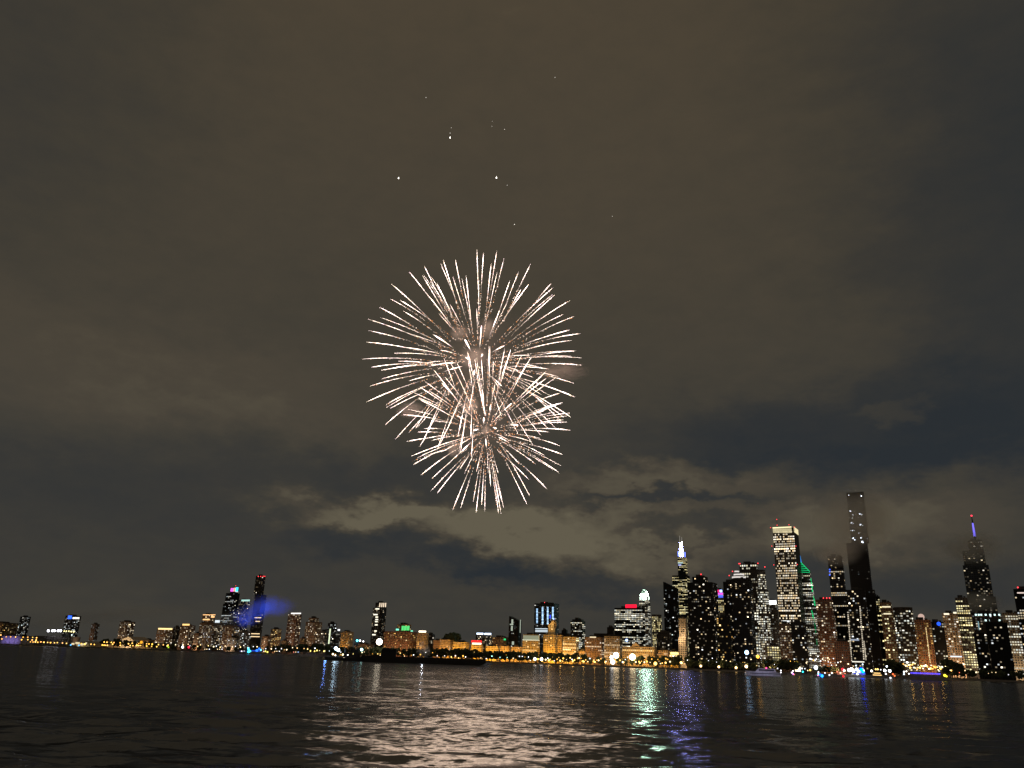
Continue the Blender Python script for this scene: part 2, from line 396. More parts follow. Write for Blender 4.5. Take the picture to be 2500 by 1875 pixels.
_seed = [100]
ALLB = []
def tower(label, s, wall, tiers, win, k=.6, name='office_tower', cat='building', rnd=False, slope=None, roofbits=True, sides=True, glow=1.0):
    """tiers: (left px, right px, top py[, inset]) from the lowest up. win: (pattern, share lit, brightness, palette, bay, floor)"""
    _seed[0] += 1; rg = np.random.default_rng(_seed[0])
    pat, p, bright, pal, bay, flo = win
    A, w, d = solve(tiers[0][0], tiers[0][1], tiers[0][2], s, k)
    ctr = A + U * (w / 2) + V * (d / 2)
    root = empty(name, (ctr.x, ctr.y, LAND), -GA); tag(root, label, cat)
    T = []; z = 0.0
    for ti, tr in enumerate(tiers):
        y0 = -d / 2
        if ti:
            A2, w2, d2 = solve(tr[0], tr[1], tr[2], s, k)
            if len(tr) > 3 or d2 < d * .95:
                ins = tr[3] if len(tr) > 3 else (d - d2) / 2
                A2, w2, d2 = solve(tr[0], tr[1], tr[2], s + ins, k); y0 = -d / 2 + ins
            off = A2 - (A + V * (y0 + d / 2)); x0 = -w / 2 + off.dot(U)
        else: A2, w2, d2 = A, w, d; x0 = -w / 2
        zt = height_at(tr[0], tr[2], A2) - LAND
        T.append([x0, x0 + w2, y0, y0 + d2, z, zt]); z = zt
    b = dict(root=root, t=T, A=A, ctr=ctr, w=w, d=d, win=win, s=s)
    mb = MB(); wn = MB(); rf = MB()
    for ti, (x0, x1, y0, y1, z0, z1) in enumerate(T):
        if rnd:
            cx, cyy = (x0 + x1) / 2, (y0 + y1) / 2; n = 20
            foot = [(cx + (x1 - x0) / 2 * math.cos(a), cyy + (y1 - y0) / 2 * math.sin(a)) for a in [math.radians(-90 + 360 / n * i) for i in range(n)]]
        else: foot = [(x0, y0), (x1, y0), (x1, y1), (x0, y1)]
        tz = lambda x: z1 - (0 if not slope or ti != len(T) - 1 else (slope[0] + (slope[1] - slope[0]) * (x - x0) / (x1 - x0)))
        acc = 0.0; n = len(foot)
        for i in range(n):
            a, c = foot[i], foot[(i + 1) % n]; ln = math.hypot(c[0] - a[0], c[1] - a[1]); nb = max(1, round(ln / bay)); bw = ln / nb
            mb.face([(a[0], a[1], z0), (c[0], c[1], z0), (c[0], c[1], tz(c[0])), (a[0], a[1], tz(a[0]))], 0, None,
                    [(acc, z0), (acc + nb * bay, z0), (acc + nb * bay, tz(c[0])), (acc, tz(a[0]))]); acc += nb * bay
            nx, ny = (c[1] - a[1]) / ln, -(c[0] - a[0]) / ln
            mid = ctr + U * ((a[0] + c[0]) / 2) + V * ((a[1] + c[1]) / 2); nw = U * nx + V * ny
            if nw.dot(-mid.normalized()) < .04 or (not sides and i != 0): continue
            zz0 = max(z0, 5.0); j0 = math.ceil(zz0 / flo - .01); j1 = int((min(tz(a[0]), tz(c[0])) - 1.0) / flo)
            if j1 <= j0: continue
            L = lit_cells(pat, p, j1 - j0, nb, rg, .05 if wall == 'black' else .22 if wall in ('dark', 'blue') else .36) * bright
            ux, uy = (c[0] - a[0]) / ln, (c[1] - a[1]) / ln
            tint = rg.integers(0, len(PAL[pal]), (j1 - j0, nb))
            for j in range(j1 - j0):
                for ii in range(nb):
                    l = L[j, ii]
                    if l <= .02: continue
                    l = min(l, 5.0); colr = PAL[pal][tint[j, ii]]
                    m0 = (ii + .17) * bw; m1 = (ii + .83) * bw; h0 = (j + j0 + .24) * flo; h1 = (j + j0 + .76) * flo
                    P0 = (a[0] + ux * m0 + nx * .12, a[1] + uy * m0 + ny * .12); P1 = (a[0] + ux * m1 + nx * .12, a[1] + uy * m1 + ny * .12)
                    wn.face([(*P0, h0), (*P1, h0), (*P1, h1), (*P0, h1)], 0, tuple(q_ * l for q_ in colr))
        mb.face([(x, y, tz(x)) for x, y in foot], 1)
        if roofbits and ti == len(T) - 1 and not slope and not rnd and x1 - x0 > 12:
            ww, dd = x1 - x0, y1 - y0
            rf.box(x0 + ww * .22, x0 + ww * .62, y0 + dd * .3, y0 + dd * .75, z1 - .3, z1 + 4.5)
            rf.box(x0 + ww * .68, x0 + ww * .84, y0 + dd * .35, y0 + dd * .6, z1 - .3, z1 + 2.6)
    mb.build('wall', [wallmat(wall, bay, flo), ROOF], root)
    if wn.f: tag(wn.build('lit_window', WINMAT, root), kind='stuff')
    if rf.f: rf.build('roof_plant', ROOF, root)
    if glow and wall in ('brown', 'brick', 'grey', 'tan'):
        flood(b, 9000 * glow * (w / 60 + .3), (1, .60, .32), dist=48, h=6)  # added wash before the wall, stands in for street glow
    ALLB.append(b); return b

def hit(b, px, py, off=0.0):                # local x, z where the sight line meets the front plane of the building
    r = ray(px, py); A = b['A'] + V * off
    t = A.dot(V) / Vector((r.x, r.y, 0)).dot(V)
    P = EYE + r * t; return (Vector((P.x, P.y, 0)) - b['ctr']).dot(U), P.z - LAND

def panel(b, pL, pR, pT, pB, color, st, name='lit_panel', off=0.0, label=None, sample=False, thick=.5):
    x0, z1 = hit(b, pL, pT, off); x1, _ = hit(b, pR, pT, off); _, z0 = hit(b, pL, pB, off)
    y = -b['d'] / 2 + off
    mb = MB(); mb.box(x0, x1, y - thick, y + .2, z0, z1)
    o = mb.build(name, emis(color, st, sample), b['root'])
    if label: o['label'] = label
    return o
def beacon(b, px, py, color=(1, .05, .06), st=3.0, r=2.2, off=0.0):
    x, z = hit(b, px, py, off); y = -b['d'] / 2 + off + 1.0
    mb = MB(); mb.tube([(x, y, z - 9), (x, y, z)], [.35, .3], 5, 0); mb.ball((x, y, z), r * .66, 8, 6, 1)
    return mb.build('beacon_light', [STEEL, emis(color, st, False)], b['root'])
def flood(b, power, color=(1, .45, .035), dist=26, n=None, frac=(0, 1), h=4.0, tilt=.72, off=0.0):
    """one wide area light before the facade, for floodlit walls and added wall wash"""
    x0 = -b['w'] / 2 + b['w'] * frac[0]; x1 = -b['w'] / 2 + b['w'] * frac[1]
    ld = bpy.data.lights.new('floodlight', 'AREA'); ld.shape = 'RECTANGLE'; ld.size = max(4, (x1 - x0) * .9); ld.size_y = 2.5
    ld.energy = power * 1.45; ld.color = color
    o = bpy.data.objects.new('floodlight', ld); COL.objects.link(o); o.parent = b['root']
    o.location = ((x0 + x1) / 2, -b['d'] / 2 - dist + off, h)
    o.rotation_euler = (math.pi / 2 + tilt * .8, 0, 0)
    return o

def sky_list():
    t = tower; W_ = ('res', .16, .8, 'mix', 4.6, 4.0)
    # ---- far left
    t('low dark apartment block at the far left edge with a few amber windows', 330, 'brown', [(-30, 46, 1519)], ('res', .10, .6, 'amber', 5, 4.5), name='apartment_block')
    t('slim dark tower near the left edge with few cool white windows', 420, 'dark', [(50, 76, 1505)], ('res', .22, .9, 'cool', 5, 4.5))
    b = t('dark tower crowned by a blue sign and a white light strip', 420, 'dark', [(160, 199, 1503)], ('res', .16, .9, 'cool', 5, 4.5))
    panel(b, 167, 176, 1503, 1511, (.03, .12, 1), 2.4, 'roof_sign', label='glowing blue roof sign'); panel(b, 178, 194, 1507, 1511, (1, .92, .75), 2.0, 'light_strip')
    t('dim low tower with one white window left of the domed hall', 380, 'brown', [(224, 244, 1523)], ('res', .05, 1.2, 'cool', 5, 4.5))
    t('mid height apartment tower with warm windows behind the pedimented museum', 330, 'brown', [(293, 331, 1517)], ('res', .30, .9, 'warm', 5, 4.5), name='apartment_tower')
    b = t('dark block with a yellow lit roof line right of the pedimented museum', 300, 'brown', [(384, 425, 1534)], ('res', .30, .9, 'warm', 5, 4.5), name='apartment_tower')
    panel(b, 387, 421, 1533, 1537, (1, .72, .30), 1.6, 'roof_light_strip')
    t('narrow unlit block between two warm windowed apartment towers', 330, 'dark', [(425, 441, 1530)], ('res', .08, .6, 'warm', 5, 4.5), name='apartment_tower')
    b = t('broad apartment tower with an orange roof line and a round shouldered top', 300, 'brown', [(441, 478, 1526)], ('res', .30, .85, 'warm', 5, 4.5), name='apartment_tower')
    panel(b, 446, 463, 1523, 1527, (1, .62, .22), 1.5, 'roof_light_strip')
    b = t('apartment tower with twin orange lit penthouses', 300, 'brown', [(488, 546, 1521), (495, 526, 1500)], ('res', .34, .8, 'mix', 4.6, 4.2), name='apartment_tower')
    for (a, c, e, f) in ((496, 512, 1500, 1502), (496, 512, 1511, 1514), (514, 526, 1500, 1502), (516, 524, 1504, 1508)): panel(b, a, c, e, f, (1, .55, .22), 1.5, 'penthouse_light')
    panel(b, 526, 537, 1514, 1520, (.85, .95, 1), 1.3, 'penthouse_light')
    b = t('stepped tower with a magenta and cyan lit crown behind the blue smoke', 420, 'black', [(545, 588, 1474), (552, 586, 1448), (563, 583, 1436)], ('rows', .13, .95, 'cool', 4.4, 4.0), name='residential_tower')
    panel(b, 564, 571, 1436, 1444, (1, .12, .85), 1.6, 'crown_panel'); panel(b, 571, 576, 1435, 1444, (1, .45, .2), 1.2, 'crown_panel'); panel(b, 576, 582, 1434, 1444, (.05, .65, 1), 1.8, 'crown_panel'); beacon(b, 575, 1430, r=1.4, off=20)
    b = t('dark tower with a pale green roof line beside the stepped crown tower', 380, 'black', [(584, 611, 1465)], ('res', .34, .8, 'mix', 4.4, 4.0), name='residential_tower')
    panel(b, 590, 610, 1464, 1468, (.55, .95, .85), .9, 'roof_light_strip')
    b = t('tallest left hand tower, dark slab with red lights along its top', 300, 'dark', [(622, 651, 1452), (625, 649, 1406)], ('res', .07, .5, 'warm', 4.4, 4.0), name='residential_tower')
    for x in (630, 636, 642, 646): beacon(b, x, 1407, r=1.9)
    for (y, a, c) in ((1507, 622, 638), (1516, 624, 635), (1546, 612, 634), (1553, 612, 634)): panel(b, a, c, y, y + 2, (1, .72, .40), 1.3, 'lit_floor')
    t('mid height block of many small windows under the stepped crown tower', 240, 'brown', [(545, 585, 1527)], ('res', .30, .85, 'mix', 4.4, 4.0), name='apartment_block')
    t('low curved apartment block with scattered white windows near the blue boat', 240, 'grey', [(582, 614, 1541)], ('res', .30, .85, 'cool', 4.4, 4.0), name='apartment_block')
    b = t('small tower of orange windows standing right of the red topped slab', 260, 'brown', [(662, 688, 1535)], ('res', .42, 1.1, 'amber', 4.4, 4.0), name='apartment_tower')
    b = t('reddish brown tower with a white lit roof edge', 300, 'brick', [(704, 737, 1498)], ('res', .30, .8, 'warm', 4.4, 4.0), name='apartment_tower')
    panel(b, 711, 735, 1496, 1499, (1, .95, .9), 1.4, 'roof_light_strip')
    t('low brown block filling the gap right of the reddish tower', 240, 'brown', [(732, 750, 1558)], ('res', .25, .35, 'amber', 4.4, 4.0), name='apartment_block')
    t('wide brown apartment tower with a rounded top and dense small windows', 300, 'brown', [(747, 787, 1518), (754, 779, 1508)], ('res', .45, .6, 'warm', 4.4, 4.0), name='apartment_tower')
    b = t('dark green glass tower with a vertical white light line', 260, 'dark', [(794, 833, 1536), (801, 822, 1521)], ('res', .20, .8, 'cool', 4.4, 4.0), name='apartment_tower')
    panel(b, 805, 808, 1535, 1572, (.85, .95, .62), 1.1, 'light_line'); panel(b, 825, 830, 1536, 1540, (.9, .95, 1), 1.8, 'roof_light')
    b = t('low amber lit block behind the tugboat mast', 330, 'tan', [(833, 864, 1542)], ('res', .20, .5, 'amber', 4.6, 4.2), name='office_block'); flood(b, 11000)
    t('low brown block between the pedimented museum and the yellow roof lined block', 300, 'brown', [(340, 382, 1561)], ('res', .25, .7, 'amber', 4.4, 4.0), name='apartment_block')
    t('low block of warm windows left of the twin penthouse tower', 260, 'brown', [(474, 494, 1546)], ('res', .34, .8, 'warm', 4.4, 4.0), name='apartment_block')
    t('low white windowed block below the magenta crowned tower', 200, 'grey', [(556, 592, 1556)], ('res', .34, .8, 'mix', 4.4, 4.0), name='apartment_block')
    t('slim block at the right foot of the red topped slab', 230, 'brown', [(640, 664, 1553)], ('res', .26, .8, 'warm', 4.4, 4.0), name='apartment_block')
    t('low block between the orange windowed tower and the reddish tower', 230, 'brown', [(686, 706, 1564)], ('res', .22, .6, 'amber', 4.4, 4.0), name='apartment_block')
    t('low grey block between the rounded brown tower and the green glass tower', 230, 'grey', [(782, 800, 1541)], ('res', .34, .8, 'warm', 4.4, 4.0), name='apartment_block')
    t('low dark block left of the solitary tall tower with fins', 330, 'brown', [(866, 912, 1572)], ('res', .16, .6, 'amber', 4.4, 4.0), name='apartment_block')
    # ---- middle
    b = t('solitary tall dark tower with four lit fins at its top right', 420, 'dark', [(911, 944, 1484), (917, 944, 1471)], ('res', .10, .7, 'warm', 4.4, 4.0), name='residential_tower')
    for x in (927, 932, 936.5, 941): panel(b, x, x + 1.8, 1472, 1482, (1, .80, .58), 1.3, 'lit_fin')
    for (x, y, w_) in ((917, 1485, 9), (912, 1499, 10), (917, 1505, 6), (917, 1511, 6), (916, 1516, 6), (916, 1524, 6), (914, 1539, 6), (909, 1548, 8)): panel(b, x, x + w_, y, y + 3, (1, .93, .72), 1.5, 'lit_floor')
    b = t('wide brown hotel with a green lit penthouse', 330, 'brick', [(938, 1018, 1541), (970, 1004, 1524)], ('res', .26, .65, 'amber', 4.4, 4.2), k=.35, name='hotel')
    flood(b, 9000, (1, .52, .16))
    for (a, c) in ((981, 986), (987, 993), (994, 1000)): panel(b, a, c, 1528, 1539, (.12, .85, .22), 1.0, 'penthouse_light', off=8)
    panel(b, 967, 974, 1535, 1539, (.25, 1, .65), 1.4, 'penthouse_light'); panel(b, 1003, 1008, 1539, 1542, (.25, 1, .65), 1.1, 'penthouse_light')
    b = t('tan block with a bright white roof sign right of the green topped hotel', 330, 'tan', [(1018, 1047, 1545)], ('res', .20, .6, 'amber', 4.4, 4.2), name='office_block'); flood(b, 13000)
    panel(b, 1023, 1040, 1540, 1543.5, (1, .85, .62), 4.0, 'roof_sign')
    t('unlit dark block behind the barge smoke', 360, 'dark', [(1043, 1062, 1548)], ('res', .15, .6, 'warm', 4.4, 4.2), name='office_block')
    t('low dark brown block right of the barge smoke', 330, 'brown', [(1058, 1080, 1563)], ('res', .08, .5, 'amber', 4.4, 4.2), name='office_block')
    b = t('low amber block with a few white windows left of the flat orange slab', 330, 'tan', [(1074, 1107, 1561)], ('res', .14, .9, 'warm', 4.4, 4.2), name='office_block'); flood(b, 15000)
    b = t('flat topped slab flooded bright orange above the park trees', 330, 'stone', [(1106, 1146, 1567)], ('res', .16, .8, 'amber', 4.4, 4.2), k=.4, name='office_block'); flood(b, 36000)
    b = t('orange building carrying a red roof sign over a white sign', 330, 'stone', [(1150, 1180, 1573)], ('res', .10, .7, 'amber', 4.4, 4.2), k=.4, name='office_block'); flood(b, 34000)
    panel(b, 1151, 1176, 1563, 1569, (1, .03, .03), 1.3, 'roof_sign', label='glowing red band of the roof sign'); panel(b, 1153, 1175, 1569.3, 1573, (1, .75, .55), 3.0, 'sign_band', label='white lit band of the roof sign')
    b = t('dark block with two blue white light strips on its roof', 480, 'dark', [(1162, 1201, 1546)], ('res', .34, .9, 'warm', 4.4, 4.2), name='office_block')
    panel(b, 1164, 1180, 1545, 1549, (.62, .76, 1), 3.2, 'roof_light_strip'); panel(b, 1183, 1199, 1545.5, 1549.5, (.62, .76, 1), 3.2, 'roof_light_strip')
    b = t('small bright orange slab right of the red roof sign', 330, 'stone', [(1187, 1222, 1577)], ('res', .10, .8, 'amber', 4.4, 4.2), k=.4, name='office_block'); flood(b, 33000)
    b = t('dark brown block with a green light behind the orange slabs', 430, 'brown', [(1201, 1244, 1555)], ('res', .10, .6, 'amber', 4.4, 4.2), name='office_block')
    panel(b, 1230, 1235, 1559, 1563, (.05, 1, .3), .8, 'roof_light')
    b = t('low orange slab left of the narrow black tower', 330, 'tan', [(1222, 1247, 1577)], ('res', .10, .6, 'amber', 4.4, 4.2), k=.4, name='office_block'); flood(b, 22000)
    b = t('narrow black tower with a slanted roof and a pale vertical line', 440, 'black', [(1243, 1274, 1504)], ('res', .10, .5, 'cool', 4.2, 4.0), slope=(0, 12), name='residential_tower')
    for (x, y, w_, h_) in ((1249, 1512, 4, 12), (1245, 1523, 8, 3), (1248, 1528, 4, 12), (1270, 1513, 1.5, 32), (1250, 1566, 5, 8)): panel(b, x, x + w_, y, y + h_, (.75, .85, .68), .55, 'light_line')
    b = t('low dim orange block at the foot of the narrow black tower', 330, 'tan', [(1248, 1278, 1579)], ('res', .10, .6, 'amber', 4.4, 4.2), k=.4, name='office_block'); flood(b, 12000)
    b = t('orange hall with a pale glazed mansard storey on top', 330, 'stone', [(1276, 1318, 1562), (1277, 1317, 1549)], ('rows', .25, 1.0, 'yellow', 4.4, 4.2), k=.4, name='concert_hall'); flood(b, 15000)
    panel(b, 1278, 1316, 1551, 1562, (.50, .52, .34), .55, 'glazed_storey'); panel(b, 1276, 1317, 1561, 1563, (.9, .95, .7), 1.0, 'cornice_light')
    b = t('broad dark tower with four columns of blue white lights', 620, 'blue', [(1305, 1365, 1473)], ('res', .10, .7, 'cool', 4.2, 4.0), k=.5, name='office_tower')
    for (x, y0_, y1_) in ((1309.5, 1486, 1521), (1323, 1482, 1522), (1335.5, 1482, 1524), (1348, 1482, 1511)):
        y = y0_
        while y < y1_:
            panel(b, x, x + 3.6, y, y + 2.2, (.42, .68, 1), 1.0 + 1.6 * R.random(), 'column_light'); y += 3.3
    panel(b, 1342, 1345, 1501, 1510, (.05, .10, 1), 1.2, 'column_light')
    for y in (1534, 1538, 1541): panel(b, 1307, 1337, y, y + 1.7, (.80, .92, 1), 1.1, 'lit_floor')
    beacon(b, 1329, 1471, r=1.6)
    b = t('golden floodlit building with a beehive dome on its central turret', 330, 'stone', [(1327, 1362, 1549), (1338, 1357, 1530), (1339, 1356, 1523)], ('res', .16, .8, 'amber', 4.4, 4.2), k=.45, name='domed_building'); flood(b, 42000)
    x0, zb = hit(b, 1339.5, 1523.5, 4); x1, zt = hit(b, 1355.5, 1512, 4); r_ = (x1 - x0) / 2; cx = (x0 + x1) / 2
    mb = MB(); mb.ball((cx, -b['d'] / 2 + 4 + r_, zb), r_, 14, 10, 0, sz=(zt - zb) / r_); mb.build('dome', principled('copper_dome', (.36, .27, .16), .6), b['root'])
    mb = MB(); mb.ball((cx, -b['d'] / 2 + 4 + r_, zt + 1.5), 2.0, 8, 6); mb.build('dome_lantern', emis((.35, .5, 1), 2.5, False), b['root'])
    mb = MB(); mb.tube([(cx, -b['d'] / 2 + 3.0, zb + .3), (cx + r_ * .9, -b['d'] / 2 + 4 + r_ * .4, zb + .3)], [.01, .01], 4)
    ld = bpy.data.lights.new('floodlight', 'POINT'); ld.energy = 14000; ld.color = (1, .62, .2); ld.shadow_soft_size = 1; lo = bpy.data.objects.new('floodlight', ld); COL.objects.link(lo); lo.parent = b['root']; lo.location = (cx, -b['d'] / 2 - 9, zb + 1)
    b = t('narrow amber building right of the beehive dome', 330, 'tan', [(1361, 1375, 1550)], ('res', .2, .7, 'amber', 4.4, 4.2), k=.6, name='office_block'); flood(b, 9000)
    b = t('amber building with bright rows of white windows left of a dark tower', 330, 'stone', [(1374, 1413, 1554)], ('rows', .45, 1.3, 'yellow', 4.4, 4.2), k=.45, name='office_block'); flood(b, 20000)
    t('dark stepped block behind the amber buildings', 470, 'dark', [(1362, 1397, 1546), (1371, 1386, 1538)], ('res', .04, .5, 'warm', 4.4, 4.2), name='office_block')
    b = t('dark tower with bright horizontal window rows in its upper half', 440, 'dark', [(1393, 1429, 1516), (1397, 1425, 1512)], ('rows', .30, 1.1, 'office', 4.2, 4.0), name='office_tower')
    b = t('very low orange block under the dark striped tower', 330, 'tan', [(1413, 1436, 1589)], ('res', .10, .6, 'amber', 4.4, 4.2), k=.4, name='office_block'); flood(b, 16000)
    b = t('brown block with an amber side wall left of the tan hotel', 330, 'brown', [(1428, 1475, 1555)], ('rows', .22, .8, 'warm', 4.4, 4.2), k=.4, name='office_block'); flood(b, 5000)
    panel(b, 1440, 1455, 1554, 1557, (1, .8, .5), 1.0, 'roof_light_strip')
    b = t('tan hotel block with one bright floor line above the two big lamps', 330, 'stone', [(1475, 1520, 1553)], ('rows', .18, .8, 'warm', 4.4, 4.2), k=.4, name='hotel'); flood(b, 11000, (1, .52, .13))
    t('dark stepped block behind the tan hotel', 430, 'dark', [(1450, 1500, 1546), (1482, 1500, 1531)], ('res', .03, .4, 'warm', 4.4, 4.2), name='office_block')
    b = t('wide slab of horizontal white window rows under a red roof sign', 430, 'black', [(1500, 1574, 1484)], ('office', .55, 1.05, 'office', 4.0, 4.2), k=.22, name='office_tower')
    panel(b, 1527, 1554, 1476, 1484, (1, .01, .04), 1.6, 'roof_sign', off=3, label='solid red glowing roof sign', sample=True)
    b = t('tower topped by a brilliant white floodlit crown', 720, 'grey', [(1560, 1587, 1463), (1561.5, 1584, 1452), (1565, 1581, 1443)], ('office', .45, .9, 'office', 4.0, 4.0), k=.8, name='office_tower')
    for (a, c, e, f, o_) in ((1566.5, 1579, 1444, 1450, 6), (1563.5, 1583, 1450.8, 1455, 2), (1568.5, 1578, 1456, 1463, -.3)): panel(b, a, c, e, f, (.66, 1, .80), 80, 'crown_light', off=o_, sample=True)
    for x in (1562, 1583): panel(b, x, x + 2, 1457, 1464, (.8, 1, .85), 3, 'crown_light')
    xl, zl = hit(b, 1573, 1446, 6); ld = bpy.data.lights.new('added_crown_light', 'POINT'); ld.energy = 7.5e5; ld.color = (.62, 1, .76); ld.shadow_soft_size = 9  # added light above the roof, strengthens the crown's reflection in the water
    lo = bpy.data.objects.new('added_crown_light', ld); COL.objects.link(lo); lo.parent = b['root']; lo.location = (xl, -b['d'] / 2 + 8, zl + 14)
    t('curved tower with yellow window rows right of the white crowned tower', 560, 'grey', [(1588, 1618, 1500)], ('office', .70, 1.0, 'yellow', 4.0, 4.2), k=.9, rnd=True, name='office_tower')
    b = t('long amber museum building with gabled roof behind the two big lamps', 200, 'stone', [(1519, 1603, 1578)], ('rows', .25, .8, 'amber', 4.6, 4.2), k=.2, name='museum_building'); flood(b, 26000, (1, .5, .11))
    x0, z0_ = hit(b, 1540, 1577); x1, z1_ = hit(b, 1562, 1568)
    mb = MB(); mb.prism([(x0, z0_ - .2), (x1, z0_ - .2), ((x0 + x1) / 2, z1_)], -b['d'] / 2 + .3, b['d'] / 2 - .3); mb.build('gable', principled('gable_stone', (.40, .33, .23), .8), b['root'])
    b = t('dark tower foot with two lamps left of the tan setback tower', 300, 'dark', [(1602, 1640, 1543)], ('res', .16, .8, 'warm', 4.4, 4.0), name='office_block')
    b = t('black glass tower with a slanted roof in front of the antenna tower', 470, 'black', [(1619, 1656, 1420)], ('res', .10, .8, 'cool', 4.0, 4.0), k=.5, slope=(0, 16), name='residential_tower')
    # antenna skyscraper
    b = t('tallest far skyscraper with two antennas lit blue and white', 1350, 'black', [(1640, 1686, 1500), (1641, 1684, 1405), (1654, 1677, 1359)], ('office', .48, 1.0, 'yellow', 5.0, 4.6), k=.6, name='skyscraper')
    for (xa, yt, mid) in ((1659.8, 1308, 1325), (1664.8, 1311, 1322)):
        xx, zb = hit(b, xa + 1.2, 1359, 15); _, zm = hit(b, xa, mid, 15); xt, zt = hit(b, xa, yt, 15); y = -b['d'] / 2 + 15
        mb = MB()
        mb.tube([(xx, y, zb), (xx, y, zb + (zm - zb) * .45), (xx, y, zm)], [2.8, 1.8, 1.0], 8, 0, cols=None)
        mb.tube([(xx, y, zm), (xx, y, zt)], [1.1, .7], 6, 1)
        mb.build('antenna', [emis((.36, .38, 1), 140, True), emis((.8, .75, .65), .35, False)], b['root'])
    for (a, c, e, f, cc, st) in ((1661, 1668, 1348, 1357, (.50, .58, 1), 6), (1655, 1658, 1346, 1358, (.16, .22, 1), 4), (1671, 1673, 1348, 1360, (.16, .22, 1), 3), (1655, 1667, 1373, 1376, (.5, .75, .8), .8), (1656, 1663, 1378, 1381, (.45, .5, 1), 1.0)): panel(b, a, c, e, f, cc, st, 'crown_light', off=8, sample=st > 5)
    b = t('tan stone setback tower standing left of the black lakefront tower', 170, 'stone', [(1656, 1679, 1556), (1657, 1678, 1509)], ('res', .05, .7, 'warm', 4.0, 4.2), k=.8, name='office_tower'); flood(b, 9000, (1, .66, .34)); flood(b, 9000, (1, .7, .4), h=55, dist=18, tilt=.4)
    b = t('low building glowing bright yellow at the foot of the setback tower', 130, 'stone', [(1634, 1658, 1590)], ('rows', .5, 1.2, 'yellow', 4.4, 4.0), k=.6, name='office_block'); flood(b, 12000)
    panel(b, 1637, 1656, 1592, 1598, (1, .72, .22), 2.4, 'lit_storey')
    b = t('low amber block left of the bright yellow building', 180, 'tan', [(1606, 1635, 1588)], ('rows', .3, .9, 'warm', 4.4, 4.0), k=.6, name='office_block'); flood(b, 8000)
    b = t('massive black apartment tower with scattered windows and one red beacon', 90, 'black', [(1677, 1751, 1422), (1690, 1728, 1408)], ('res', .13, .95, 'mix', 3.8, 4.0), k=.7, name='apartment_tower')
    beacon(b, 1711, 1402, r=2.2, st=2.0, off=8)
    b = t('tower glimpsed in the gap with a magenta and blue lit top', 480, 'grey', [(1748, 1768, 1440)], ('rows', .55, .9, 'yellow', 3.8, 4.2), k=.5, name='office_tower')
    panel(b, 1750, 1756, 1440, 1446, (1, .03, .18), 1.3, 'crown_light'); panel(b, 1757, 1763, 1440, 1446, (.35, .55, 1), 2.6, 'crown_light'); panel(b, 1753, 1765, 1447, 1452, (.9, .10, .85), 1.2, 'crown_light'); panel(b, 1754, 1765, 1453, 1459, (.10, .14, 1), 1.2, 'crown_light')
    t('lower dark block with orange windows under the magenta topped tower', 80, 'black', [(1749, 1785, 1506)], ('res', .16, .95, 'amber', 3.8, 4.0), k=.7, name='apartment_block')
    t('dark block at the left shoulder of the ring crowned tower', 150, 'black', [(1765, 1796, 1420)], ('res', .18, .9, 'mix', 3.8, 4.0), k=.7, name='apartment_tower')
    b = t('dark tower with a round crown of white light rings', 90, 'black', [(1784, 1836, 1414)], ('res', .16, .95, 'mix', 3.8, 4.0), k=.8, name='apartment_tower')
    for (a, c, e, f, o_) in ((1784, 1817, 1407.5, 1411, 9), (1789, 1814, 1401, 1404.5, 13), (1792, 1803, 1393.5, 1397, 18)):
        x0, z1_ = hit(b, a, e, o_); x1, _ = hit(b, c, e, o_); _, z0_ = hit(b, a, f, o_); rr = (x1 - x0) / 2
        mb = MB(); mb.tube([((x0 + x1) / 2, -b['d'] / 2 + o_ + rr * .8, z0_ - 14), ((x0 + x1) / 2, -b['d'] / 2 + o_ + rr * .8, z0_)], [rr * .97, rr * .97], 18, 0)
        mb.tube([((x0 + x1) / 2, -b['d'] / 2 + o_ + rr * .8, z0_), ((x0 + x1) / 2, -b['d'] / 2 + o_ + rr * .8, z1_)], [rr, rr], 18, 1)
        mb.build('crown_ring', [ROOF, emis((.95, .88, .82), .85, False)], b['root'])
    for (x, y) in ((1780, 1405), (1788, 1395), (1806, 1376)): beacon(b, x, y, r=1.5, off=10)
    b = t('office tower with a blank dark top and dense white windows', 230, 'dark', [(1811, 1876, 1452), (1806, 1868, 1392), (1805, 1850, 1376)], ('grid', .45, 1.4, 'office', 4.4, 5.6), k=.35, name='office_tower')
    for (x, y) in ((1804, 1376), (1850, 1375), (1867, 1384)): beacon(b, x, y, r=1.6)
    b = t('curved flank of stacked white window rows left of the white sign block', 170, 'grey', [(1848, 1882, 1500), (1846, 1878, 1440), (1848, 1870, 1396)], ('office', .66, .95, 'office', 3.8, 4.2), k=.8, rnd=True, name='office_tower')
    b = t('slim grey block crowned by a blank white glowing sign', 260, 'grey', [(1873, 1898, 1467)], ('res', .10, .7, 'office', 3.8, 4.2), k=.5, name='office_tower')
    panel(b, 1873.5, 1895, 1466, 1475.5, (.98, 1, 1), 2.6, 'roof_sign', label='blank white glowing sign', sample=True)
    t('lower office block with bright cool floors beneath the white sign block', 60, 'grey', [(1872, 1904, 1575)], ('office', .8, .85, 'yellow', 3.8, 4.2), k=.5, name='office_block')
    # white marble tower
    b = t('tall white ribbed tower with a lit crown band and dense window grid', 420, 'grey', [(1886, 1948, 1290)], ('grid', .62, 1.6, 'warm', 3.6, 5.4), k=1.1, name='skyscraper', roofbits=False, sides=False, glow=.5)
    x = 1886.8
    while x < 1931.5:
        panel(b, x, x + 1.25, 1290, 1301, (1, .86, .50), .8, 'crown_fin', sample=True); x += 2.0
    panel(b, 1886.2, 1932.2, 1287.5, 1290, (1, .86, .48), 1.5, 'crown_band', sample=True)
